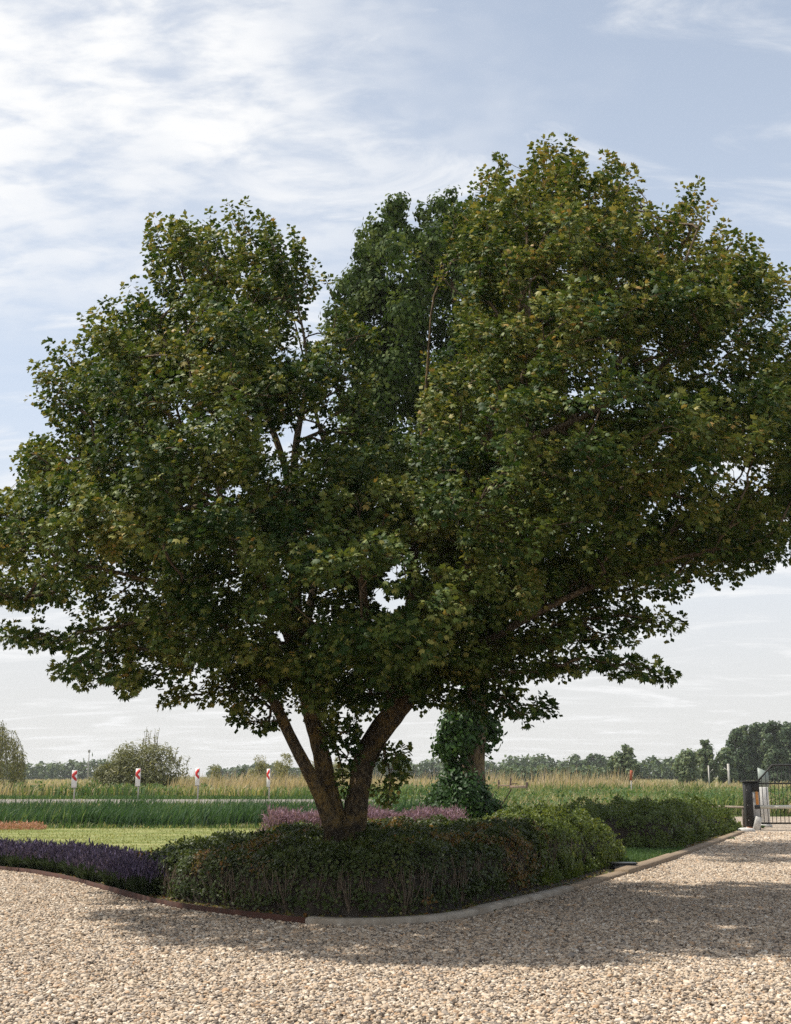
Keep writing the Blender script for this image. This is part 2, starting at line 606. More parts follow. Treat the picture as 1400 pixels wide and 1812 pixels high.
STONE_RAMP = [(0.0, (.070, .055, .045)), (.08, (.140, .115, .095)), (.16, (.260, .220, .185)), (.26, (.420, .300, .190)), (.34, (.300, .275, .250)),
              (.43, (.590, .460, .330)), (.55, (.500, .400, .300)), (.66, (.700, .590, .460)), (.77, (.520, .330, .190)), (.84, (.780, .690, .570)),
              (.93, (.620, .510, .390)), (1.0, (.830, .760, .660))]


STONE_RAMP = [(p, tuple(v * .82 for v in c)) for p, c in STONE_RAMP]


def stone_mat():
    m, t, b = new_mat('pebble_stone')
    oi = t.add('ShaderNodeObjectInfo')
    tc = t.add('ShaderNodeTexCoord')
    c = t.ramp(oi.outputs['Random'], STONE_RAMP)
    # trodden, dustier areas of the drive
    dust = t.noise(oi.outputs['Location'], .55, 4, .6)
    c = t.mix(t.smooth(dust, .40, .66, 0, .32), c, t.mix(1.0, c, (.70, .66, .60), 'MULTIPLY'))
    n = t.noise(tc.outputs['Object'], 2.0, 4, .6)
    c = t.mix(t.math('MULTIPLY', t.smooth(n, .4, .7), .35), c, (.36, .27, .19))
    t.link(c, b.inputs['Base Color'])
    b.inputs['Roughness'].default_value = .75
    b.inputs['Specular IOR Level'].default_value = .25
    return m


def gravel_mat():
    m, t, b = new_mat('gravel_bed')
    tc = t.add('ShaderNodeTexCoord')
    o = tc.outputs['Object']
    v = t.add('ShaderNodeTexVoronoi')
    v.inputs['Scale'].default_value = 30
    t.link(o, v.inputs['Vector'])
    sp = t.add('ShaderNodeSeparateColor')
    t.link(v.outputs['Color'], sp.inputs[0])
    c = t.ramp(sp.outputs[0], STONE_RAMP)
    c = t.mix(t.smooth(v.outputs['Distance'], .45, .8), c, (.10, .08, .06))
    t.link(c, b.inputs['Base Color'])
    b.inputs['Roughness'].default_value = .9
    bp = t.add('ShaderNodeBump')
    bp.invert = True
    bp.inputs['Strength'].default_value = .8
    bp.inputs['Distance'].default_value = .03
    t.link(v.outputs['Distance'], bp.inputs['Height']); t.link(bp.outputs[0], b.inputs['Normal'])
    return m


M['ground'] = ground_mat()
M['lawn'] = lawn_mat()
M['stone'] = stone_mat()
M['gravel'] = gravel_mat()
M['asphalt'] = plain('pale_asphalt', (.215, .190, .165), .9, var=.25, vscale=2, bump=.3)

# ================================================================== SETTING
# ground: one sheet to the horizon; the garden lies at 0, a ditch at 39-47 m, the road on a low dyke at 52-60 m
def profile(y):
    return np.interp(y, [-60, 37.2, 39, 41, 45, 47.5, 51.5, 52.5, 62.5, 63.2, 66, 75, 3000], [-.06, -.06, -.18, -.75, -.75, -.25, .30, .42, .42, .45, .40, .0, .0])


def lay_ground():
    ys = np.array([-60, 0, 20, 36, 37.2, 38, 39, 41, 43, 45, 46, 47.5, 49, 50, 51.5, 52.5, 56, 62.5, 63.2, 64, 66, 70, 75, 85, 100, 130, 180, 260, 400, 700, 1100, 1550], float)
    xs = np.array([-1550, -800, -400, -200, -120, -80, -50, -35, -25, -18, -12, -7, -3, 0, 3, 6, 9, 13, 18, 25, 35, 50, 80, 120, 200, 400, 800, 1550], float)
    X, Yg = np.meshgrid(xs, ys)
    Z = profile(Yg)
    # right of the garden the drive runs on over the ditch
    k = np.clip((X - 7) / 4, 0, 1)
    Z = np.where(Yg < 52, Z * (1 - k) + k * np.where(Yg < 50, -.06, Z), Z)
    V = np.stack([X, Yg, Z], -1).reshape(-1, 3)
    nx = len(xs)
    i = (np.arange(len(ys) - 1)[:, None] * nx + np.arange(nx - 1)[None]).ravel()
    F = np.stack([i, i + 1, i + nx + 1, i + nx], 1)
    g = mesh_obj('ground', V, F, M['ground'], smooth=True)
    tag(g, kind='structure')


lay_ground()

# edge of the gravel as surveyed (foot of the edging)
EDGE_PX = [(-420, 1522), (-200, 1530), (0, 1543), (60, 1550), (120, 1562), (180, 1578), (240, 1596), (300, 1611), (380, 1622), (460, 1632), (540, 1641),
           (620, 1645), (700, 1644), (780, 1637), (850, 1625), (900, 1611), (960, 1597), (1016, 1582),
           (1060, 1567), (1110, 1552), (1200, 1522), (1280, 1492), (1318, 1477)]
EDGE = np.array([ground(*p)[:2] for p in EDGE_PX])


def resample(P, step):
    P = np.asarray(P, float)
    d = np.concatenate([[0], np.cumsum(np.linalg.norm(np.diff(P, axis=0), axis=1))])
    n = max(2, int(round(d[-1] / step)) + 1)
    t = np.linspace(0, d[-1], n)
    return np.stack([np.interp(t, d, P[:, k]) for k in range(P.shape[1])], 1)


def smooth_line(P, step=.15, it=3):
    P = np.asarray(P, float)
    for _ in range(it):
        q = [P[0]]
        for a, b in zip(P[:-1], P[1:]):
            q += [a * .75 + b * .25, a * .25 + b * .75]
        q.append(P[-1])
        P = np.array(q)
    return resample(P, step)


def sheet(name, poly, z, mat):
    from mathutils.geometry import tessellate_polygon
    pts = [Vector((p[0], p[1], 0)) for p in poly]
    F = np.array(tessellate_polygon([pts]))
    V = np.array([(p[0], p[1], z) for p in poly])
    a, b, c = V[F[0]]
    # orient faces upwards
    F = np.array([f if np.cross(V[f[1]] - V[f[0]], V[f[2]] - V[f[0]])[2] > 0 else f[::-1] for f in F])
    return mesh_obj(name, V, F, mat)


gravel = sheet('gravel_drive', [(-45, -15), (45, -15), (45, 33), (17, 49), (9.5, 49), (9.5, 36.5), (-45, 36.5)], 0.0, M['gravel'])
tag(gravel, kind='structure')

edge_s = smooth_line(EDGE, .2, 2)
lawn_poly = [tuple(p) for p in edge_s] + [(10.2, 37.6), (-45, 37.6), (-45, edge_s[0][1])]
lawn = tag(sheet('lawn', lawn_poly, .035, M['lawn']), kind='structure')
# planting bed along the edging
iL = int(np.argmin(np.abs(edge_s[:, 0] + 9.5)))
inner = [(10.0, 36.2), (7.2, 33.2), (4.6, 29.2), (3.2, 25.8), (2.0, 23.2), (-1.0, 23.4), (-2.9, 22.2), (-3.6, 19.9), (-4.6, 20.3), (-6.0, 22.2), (-8.0, 22.9), (-9.5, 23.2)]
bed = tag(sheet('planting_bed', [tuple(p) for p in edge_s[iL:]] + inner, .060, M['soil']), kind='structure')
road = sheet('road', [(-70, 53.0), (60, 53.0), (60, 62.0), (-70, 62.0)], .432, M['asphalt'])
tag(road, kind='structure')

# ------------------------------------------------------------------ pebbles (geometry nodes, nobody could count them)
def lay_pebbles():
    pts = []
    y0, y1 = 7.6, 35.0
    y = y0
    while y < y1:
        dy = .5
        hw = .355 * (y + dy) + 2.4
        dens = 2350 if y < 19 else 2350 * (20 / y) ** 1.6
        n = int(dens * dy * 2 * hw)
        pts.append(np.stack([R.uniform(-hw, hw, n), R.uniform(y, y + dy, n)], 1))
        y += dy
    P = np.concatenate(pts)
    ok = ~in_poly(P, np.array(lawn_poly))
    P = P[ok]
    d = poly_dist(P, EDGE)
    ok = d > .02
    P = P[ok]; d = d[ok]
    V = np.zeros((len(P), 3)); V[:, :2] = P
    # gently raked surface, heaped a little against the edging
    q = np.concatenate([P * 1.0, np.zeros((len(P), 1))], 1)
    V[:, 2] = .004 + .016 * vnoise(q, .8) + .014 * R.rand(len(P)) + .02 * np.exp(-d / .25)
    far = np.maximum(1, P[:, 1] / 20) ** .8
    sz = np.clip(R.lognormal(math.log(.0112), .34, len(P)), .008, .034) * far
    me = bpy.data.meshes.new('pebble_points')
    me.vertices.add(len(V)); me.vertices.foreach_set('co', V.astype(np.float32).ravel())
    a = me.attributes.new('sz', 'FLOAT', 'POINT'); a.data.foreach_set('value', sz.astype(np.float32))
    ob = bpy.data.objects.new('pebbles', me); COL.objects.link(ob)
    me.materials.append(M['stone'])
    ng = bpy.data.node_groups.new('pebble_scatter', 'GeometryNodeTree')
    ng.interface.new_socket('Geometry', in_out='INPUT', socket_type='NodeSocketGeometry')
    ng.interface.new_socket('Geometry', in_out='OUTPUT', socket_type='NodeSocketGeometry')
    N, L = ng.nodes, ng.links
    gi, go = N.new('NodeGroupInput'), N.new('NodeGroupOutput')
    join = N.new('GeometryNodeGeometryToInstance')
    for k in range(6):
        ico = N.new('GeometryNodeMeshIcoSphere'); ico.inputs['Radius'].default_value = 1; ico.inputs['Subdivisions'].default_value = 2
        pos = N.new('GeometryNodeInputPosition')
        ns = N.new('ShaderNodeTexNoise'); ns.noise_dimensions = '4D'; ns.inputs['W'].default_value = k * 3.7; ns.inputs['Scale'].default_value = .9; ns.inputs['Detail'].default_value = 1
        L.new(pos.outputs[0], ns.inputs['Vector'])
        vs = N.new('ShaderNodeVectorMath'); vs.operation = 'SUBTRACT'; vs.inputs[1].default_value = (.5, .5, .5)
        L.new(ns.outputs['Color'], vs.inputs[0])
        vm = N.new('ShaderNodeVectorMath'); vm.operation = 'SCALE'; vm.inputs['Scale'].default_value = 1.5
        L.new(vs.outputs[0], vm.inputs[0])
        sp = N.new('GeometryNodeSetPosition'); L.new(ico.outputs[0], sp.inputs[0]); L.new(vm.outputs[0], sp.inputs['Offset'])
        tr = N.new('GeometryNodeTransform'); L.new(sp.outputs[0], tr.inputs[0])
        tr.inputs['Scale'].default_value = ((1.15, .85, .62), (1.3, .9, .7), (1, 1, .75), (1.4, .8, .55), (1.1, 1, .6), (1.2, .75, .8))[k]
        sm = N.new('GeometryNodeSetShadeSmooth'); L.new(tr.outputs[0], sm.inputs[0])
        mt = N.new('GeometryNodeSetMaterial'); mt.inputs['Material'].default_value = M['stone']; L.new(sm.outputs[0], mt.inputs[0])
        L.new(mt.outputs[0], join.inputs[0])
    ip = N.new('GeometryNodeInstanceOnPoints')
    ip.inputs['Pick Instance'].default_value = True
    L.new(gi.outputs[0], ip.inputs['Points']); L.new(join.outputs[0], ip.inputs['Instance'])
    ri = N.new('FunctionNodeRandomValue'); ri.data_type = 'INT'
    ri.inputs[4].default_value = 0; ri.inputs[5].default_value = 5
    L.new(ri.outputs[2], ip.inputs['Instance Index'])
    rr = N.new('FunctionNodeRandomValue'); rr.data_type = 'FLOAT_VECTOR'
    rr.inputs[0].default_value = (-.45, -.45, 0); rr.inputs[1].default_value = (.45, .45, 6.283)
    L.new(rr.outputs[0], ip.inputs['Rotation'])
    na = N.new('GeometryNodeInputNamedAttribute'); na.data_type = 'FLOAT'; na.inputs['Name'].default_value = 'sz'
    L.new(na.outputs[0], ip.inputs['Scale'])
    L.new(ip.outputs[0], go.inputs[0])
    md = ob.modifiers.new('scatter', 'NODES'); md.node_group = ng
    tag(ob, 'loose beige and grey pebbles covering the drive', 'gravel', kind='stuff')


lay_pebbles()

# ------------------------------------------------------------------ edging
def sweep(path, profile_yz, mb):
    """profile: (offset towards the bed, height) points, swept along a ground path"""
    P = np.asarray(path, float)
    T = np.gradient(P, axis=0); T /= np.linalg.norm(T, axis=1)[:, None]
    Nn = np.stack([-T[:, 1], T[:, 0]], 1)
    pr = np.asarray(profile_yz, float)
    k = len(pr)
    V = np.zeros((len(P), k, 3))
    V[:, :, :2] = P[:, None] + Nn[:, None] * pr[None, :, 0, None]
    V[:, :, 2] = pr[None, :, 1]
    w = V.reshape(-1, 3)
    w[:, 2] += (vnoise(w, 1.3) - .5) * .012
    a = (np.arange(len(P) - 1)[:, None] * k + np.arange(k)[None]); b = (np.arange(len(P) - 1)[:, None] * k + (np.arange(k)[None] + 1) % k)
    F = np.stack([a, b, b + k, a + k], -1).reshape(-1, 4)
    mb.raw(w, F)
    c = np.array(list(range(1, k - 1)))
    f0 = np.stack([np.zeros_like(c), c + 1, c], 1)
    o = (len(P) - 1) * k
    mb.F3.append(np.concatenate([f0, (f0 + o)[:, ::-1]]) + mb.n - len(w))
    return mb


def edge_piece(i0, i1, prof, name, mat, label, cat, group=None, step=.15, sm=2):
    seg = np.array([ground(*p)[:2] for p in EDGE_PX[i0:i1 + 1]])
    seg = smooth_line(seg, step, sm) if len(seg) > 2 else resample(seg, step)
    o = sweep(seg, prof, MB()).build(name, mat)
    tag(o, label, cat, group)
    return seg, o


edge_piece(0, 10, [(.000, -.05), (.000, .105), (.008, .105), (.008, -.05)], 'steel_edging', M['corten'],
           'thin rusty weathering steel edging curving along the lavender and hedge', 'edging')
edge_piece(10, 14, [(0, -.05), (0, .085), (.012, .10), (.13, .105), (.14, .095), (.14, -.05)], 'concrete_kerb', M['concrete'],
           'curved weathered concrete kerb starting at the end of the rusty edging', 'kerb')
edge_piece(14, 17, [(0, -.05), (0, .088), (.012, .104), (.15, .11), (.16, .10), (.16, -.05)], 'concrete_kerb', M['concrete'],
           'paler concrete kerb stone with a rounded end beside the wooden sleepers', 'kerb', step=.1)
edge_piece(17, 19, [(.0, -.05), (.0, .07), (.015, .085), (.18, .088), (.20, .075), (.20, -.05)], 'wooden_sleeper', M['sleeper'],
           'brown wooden sleeper edging between the concrete kerb and the black box', 'sleeper')
edge_piece(19, 20, [(-.03, -.05), (-.03, .10), (-.015, .118), (.19, .122), (.21, .11), (.21, -.05)], 'wooden_sleeper', M['sleeper'],
           'brown wooden sleeper edging beside the small grass patch', 'sleeper')
edge_piece(20, 22, [(.0, -.05), (.0, .09), (.015, .105), (.18, .108), (.20, .095), (.20, -.05)], 'wooden_sleeper', M['sleeper'],
           'long brown wooden sleeper edging running to the gate post', 'sleeper')
pa, pb = ground(1152, 1538), ground(1192, 1526)
dv = norm(pb - pa)
o = MB().box(((pa + pb) / 2 + np.array((0, 0, .018))), (float(np.linalg.norm(pb - pa)) * 1.25, .13, .034), math.atan2(dv[1], dv[0]), .006).build('wood_offcut', M['plank'])
tag(o, 'short grey plank lying on the gravel against the sleeper', 'plank')
# small black box with a metal lid beside the grass patch
bx = ground(1106, 1545)
rt = empty('ground_box', (bx[0], bx[1] + .12, .03))
MB().box((0, 0, .06), (.42, .24, .12), 0, .01).build('body', M['blackplastic'], rt)
MB().box((0, -.125, .055), (.34, .012, .05), 0, .004).build('front_strip', M['darkmetal'], rt)
MB().box((0, 0, .128), (.46, .27, .02), 0, .005).build('lid', M['blackplastic'], rt)
tag(rt, 'low black plastic box with grey front strip set behind the sleeper', 'box')

# ================================================================== THE MAPLE
SIL = [(-90, 880), (-60, 860), (0, 872), (38, 838), (62, 800), (110, 790), (135, 770), (88, 728), (82, 706), (110, 690), (64, 660), (98, 650), (102, 630), (138, 606), (172, 580),
       (195, 546), (228, 560), (232, 532), (250, 521), (266, 545), (276, 575), (286, 545), (280, 500), (270, 462), (266, 412), (300, 408), (335, 412), (370, 396), (390, 422),
       (402, 400), (428, 380), (460, 378), (476, 412), (476, 442), (490, 458), (508, 425), (524, 425), (532, 465), (546, 480), (560, 463), (577, 482), (576, 515), (560, 545), (540, 572),
       (545, 605), (572, 560), (598, 548), (612, 548), (618, 572), (650, 560), (672, 600), (640, 660), (600, 700), (585, 740), (600, 780), (680, 790), (715, 800), (722, 720), (712, 660), (740, 620),
       (790, 570), (770, 530), (800, 490), (775, 470), (725, 435), (735, 415), (790, 420), (800, 395), (832, 372),
       (846, 345), (870, 312), (888, 290), (900, 310), (906, 348), (925, 330), (940, 302), (955, 264), (970, 258), (985, 286), (1012, 262), (1022, 275), (1016, 302), (1040, 332),
       (1068, 302), (1090, 278), (1102, 310), (1106, 330), (1130, 340), (1126, 365), (1146, 376), (1166, 396), (1186, 405), (1200, 386), (1215, 352), (1235, 346), (1248, 356),
       (1240, 390), (1226, 430), (1255, 432), (1285, 426), (1292, 442), (1316, 456), (1340, 462), (1346, 482), (1366, 496), (1386, 488), (1386, 512), (1370, 540), (1356, 568),
       (1382, 578), (1412, 580), (1450, 620), (1460, 780), (1440, 910), (1395, 950), (1380, 985), (1310, 1012), (1240, 1000), (1150, 1000), (1060, 1045), (960, 1085), (880, 1120), (860, 1195),
       (770, 1240), (690, 1250), (630, 1275), (560, 1240), (490, 1235), (430, 1200), (330, 1180), (235, 1150), (200, 1092), (100, 1090), (30, 1066), (-70, 1045)]
SIL = np.array(SIL, float)
TIPS = [(62, 660), (100, 632), (140, 606), (196, 547), (250, 522), (80, 725), (270, 415), (300, 410), (372, 397), (405, 402), (430, 382), (458, 380), (515, 427), (560, 465), (575, 485),
        (890, 292), (848, 346), (868, 314), (957, 266), (968, 259), (1014, 263), (1090, 280), (1104, 325), (1130, 342), (1146, 378), (1217, 353), (1246, 357), (1286, 428), (1318, 458), (1342, 464),
        (1384, 490), (1382, 508), (728, 434), (780, 470), (5, 872), (55, 800), (40, 840), (1075, 300), (985, 300), (1130, 368), (1182, 405), (940, 305), (1010, 300),
        (1100, 345), (1200, 390), (1232, 400), (1262, 434), (1330, 500), (1360, 520), (240, 540), (180, 580), (345, 412), (470, 420), (440, 400), (415, 420), (500, 450)]
SPRAYS = [([(548, 600), (560, 660), (572, 720)], 16, 16.5), ([(590, 600), (612, 650), (645, 690)], 15.6, 15.4), ([(560, 640), (600, 700), (655, 745)], 15.8, 15.4), ([(570, 760), (620, 770), (690, 780)], 15.4, 15.0), ([(600, 570), (625, 590), (660, 600)], 15.6, 15.8),
          ([(740, 1235), (850, 1245), (920, 1256), (968, 1250)], 15.6, 15.0), ([(780, 1205), (880, 1195), (960, 1190), (1040, 1166), (1100, 1180), (1170, 1198)], 15.6, 13.8),
          ([(840, 1120), (950, 1106), (1060, 1098), (1130, 1100), (1190, 1108)], 15.8, 14.6), ([(900, 1065), (1050, 1052), (1130, 1046), (1205, 1046)], 16.2, 17.5), ([(880, 1150), (960, 1140), (1040, 1125), (1100, 1130)], 15.4, 14.6), ([(930, 1085), (1040, 1078), (1130, 1080)], 16, 16.5), ([(960, 1035), (1080, 1025), (1180, 1022)], 15, 13.8), ([(860, 1180), (930, 1170), (1000, 1180)], 15.8, 16.4),
          ([(1000, 1015), (1150, 1012), (1230, 1016), (1310, 1020)], 16.2, 18.2), ([(1100, 985), (1250, 990), (1365, 985)], 15.8, 14.5),
          ([(500, 1265), (460, 1280), (418, 1270)], 16, 15.6), ([(455, 1195), (390, 1225), (345, 1228), (300, 1236)], 15.9, 14.8), ([(470, 1225), (430, 1250), (405, 1248)], 16, 15),
          ([(410, 1160), (310, 1178), (240, 1206), (170, 1196), (118, 1188)], 15.6, 13.6), ([(440, 1170), (520, 1200), (600, 1215), (680, 1200), (740, 1215)], 15.0, 14.6), ([(470, 1130), (560, 1165), (650, 1160), (760, 1150), (840, 1165)], 14.4, 14.2), ([(560, 1225), (640, 1240), (700, 1225)], 15.4, 15.2), ([(780, 1180), (850, 1160), (930, 1140), (1010, 1120)], 15, 14.2), ([(820, 1225), (870, 1215), (900, 1235)], 15.4, 15), ([(310, 1085), (200, 1112), (110, 1138), (50, 1130), (6, 1120)], 15.4, 13.8),
          ([(300, 1150), (215, 1155), (140, 1170)], 15.4, 13.6), ([(120, 1050), (50, 1060), (-40, 1050)], 15.2, 14.0), ([(230, 1170), (225, 1200), (222, 1216)], 14.2, 13.9),
          ([(560, 1245), (590, 1295), (598, 1325)], 16.2, 16.2), ([(615, 1280), (622, 1315), (615, 1345)], 16.2, 16.0), ([(560, 1240), (570, 1280), (582, 1310)], 16.4, 16.9),
          ([(670, 1335), (700, 1345), (692, 1385), (684, 1408)], 16.2, 16.1), ([(675, 1340), (705, 1335)], 16.3, 16.0), ([(600, 1390), (610, 1385)], 16.1, 15.9)]
HOLES = [(716, 1008, 30, 34), (690, 1058, 44, 24), (735, 985, 14, 16), (574, 1066, 22, 13), (498, 1128, 18, 13), (500, 772, 20, 28), (556, 1142, 14, 10), (572, 545, 22, 32), (556, 585, 14, 24), (605, 470, 22, 40)]
# places where the crown is thin
THIN = [(400, 880, 60, 26), (270, 1050, 50, 16), (1100, 900, 50, 14), (1180, 880, 50, 14), (820, 830, 24, 18), (590, 1210, 14, 12), (690, 1220, 16, 20), (455, 1300, 30, 18), (770, 1310, 40, 20),
        (560, 770, 16, 16), (450, 605, 20, 30), (1330, 740, 50, 20), (1360, 830, 40, 16), (1280, 690, 40, 14), (40, 1000, 40, 14), (180, 900, 40, 12), (230, 1000, 40, 14),
        (1240, 660, 40, 16), (1170, 790, 40, 14), (960, 1150, 60, 12), (1000, 1075, 40, 10), (120, 740, 40, 20), (160, 830, 30, 12), (1250, 930, 60, 12), (300, 700, 30, 16), (395, 640, 24, 18)]
OPEN_FRONT = [(505, 800, 45, 75), (420, 890, 40, 30), (866, 740, 18, 45), (842, 880, 16, 36), (730, 930, 14, 40)]


def ell(px, E, ragged=0.0):
    ins = np.zeros(len(px), bool)
    w = 1.0
    if ragged:
        q = np.concatenate([px, np.zeros((len(px), 1))], 1)
        w = 1 + ragged * ((vnoise(q, .045) - .5) * 1.4 + (vnoise(q, .12, 9) - .5))
    for (cx, cy, rx, ry) in E:
        ins |= ((px[:, 0] - cx) / rx) ** 2 + ((px[:, 1] - cy) / ry) ** 2 < w
    return ins


LIMBS = [  # (name, [(px, py, distance, radius)])
    ('limb', [(618, 1500, 16.3, .26), (628, 1450, 16.3, .215), (634, 1400, 16.25, .195), (645, 1340, 16.2, .200), (668, 1295, 16.1, .21), (700, 1255, 16.0, .195), (745, 1200, 15.9, .170), (790, 1130, 15.8, .150),
              (822, 1050, 15.8, .135), (838, 950, 15.7, .120), (846, 860, 15.7, .105), (866, 745, 15.8, .085), (900, 620, 15.9, .06), (940, 470, 16, .035), (962, 330, 16.1, .012)]),
    ('limb', [(604, 1500, 16.3, .24), (590, 1430, 16.2, .170), (574, 1370, 16.1, .160), (555, 1300, 16.0, .150), (540, 1230, 15.9, .135), (528, 1140, 15.9, .125), (520, 1040, 15.8, .115), (516, 940, 15.8, .100),
              (510, 860, 15.8, .075), (492, 770, 15.8, .055), (470, 720, 15.9, .045), (440, 620, 16, .03), (430, 460, 16, .012)]),
    ('limb', [(596, 1480, 16.1, .20), (572, 1420, 15.9, .120), (545, 1360, 15.8, .112), (512, 1290, 15.6, .100), (484, 1235, 15.5, .090), (448, 1180, 15.3, .080), (405, 1110, 15.0, .065), (330, 1055, 14.6, .045), (230, 1015, 14.2, .03), (100, 985, 13.9, .015)]),
    ('limb', [(516, 935, 15.8, .075), (522, 850, 15.75, .065), (524, 780, 15.7, .055), (535, 710, 15.7, .04), (545, 640, 15.8, .025), (515, 470, 15.9, .010)]),
    ('limb', [(518, 950, 15.8, .06), (485, 905, 15.6, .05), (430, 855, 15.4, .04), (330, 770, 15.2, .03), (220, 640, 15.3, .012)]),
    ('limb', [(520, 985, 15.8, .055), (478, 945, 15.5, .045), (410, 895, 15.2, .038), (300, 840, 14.8, .03), (120, 810, 14.5, .012)]),
    ('limb', [(695, 1262, 16.0, .12), (706, 1190, 16.2, .10), (722, 1110, 16.4, .085), (728, 1000, 16.5, .075), (736, 900, 16.6, .06), (745, 760, 16.9, .04), (760, 560, 17, .015)]),
    ('limb', [(735, 1212, 15.9, .10), (790, 1185, 15.4, .085), (860, 1140, 14.9, .07), (960, 1080, 14.5, .05), (1080, 1020, 14.2, .035), (1250, 975, 14, .012)]),
    ('limb', [(790, 1130, 15.8, .09), (860, 1060, 16.0, .08), (950, 980, 16.3, .065), (1080, 880, 16.6, .05), (1220, 780, 16.8, .03), (1370, 690, 17, .012)]),
    ('limb', [(828, 1010, 15.8, .08), (880, 930, 15.4, .07), (950, 820, 15.0, .055), (1060, 690, 14.8, .04), (1180, 540, 14.8, .025), (1240, 380, 15, .010)]),
    ('limb', [(838, 950, 15.7, .07), (900, 840, 16.4, .06), (980, 700, 17.0, .045), (1050, 540, 17.2, .03), (1085, 330, 17.2, .010)]),
    ('limb', [(850, 840, 15.7, .06), (930, 780, 15.0, .05), (1080, 720, 14.2, .04), (1240, 600, 13.9, .025), (1360, 510, 14, .010)]),
    ('limb', [(700, 1255, 16.0, .10), (672, 1180, 15.2, .085), (650, 1090, 14.3, .07), (640, 1010, 13.6, .05), (640, 960, 13.3, .02)]),
    ('limb', [(535, 1210, 15.9, .09), (505, 1110, 15.0, .075), (460, 1010, 14.1, .06), (400, 900, 13.3, .04), (350, 760, 12.9, .02), (330, 600, 13.2, .010)]),
    ('limb', [(745, 1200, 15.9, .10), (800, 1090, 14.9, .085), (850, 960, 13.8, .065), (890, 820, 12.9, .045), (930, 640, 12.6, .025), (940, 500, 12.9, .010)]),
    ('limb', [(530, 1150, 15.9, .08), (560, 1040, 16.8, .07), (590, 900, 17.7, .05), (560, 720, 18.2, .03), (520, 560, 18.2, .010)]),
    ('limb', [(525, 1110, 15.9, .07), (450, 1010, 16.9, .06), (340, 890, 17.9, .045), (240, 770, 18.3, .025), (150, 650, 18.3, .010)]),
    ('limb', [(800, 1110, 15.8, .09), (880, 980, 17.2, .075), (990, 820, 18.5, .055), (1100, 640, 19.0, .035), (1150, 450, 18.9, .010)]),
]


def bez(P, step=.12):
    P = np.asarray(P, float)
    for _ in range(3):
        q = [P[0]]
        for a, b in zip(P[:-1], P[1:]):
            q += [a * .75 + b * .25, a * .25 + b * .75]
        q.append(P[-1])
        P = np.array(q)
    return resample(P, step)


TUFT = 7


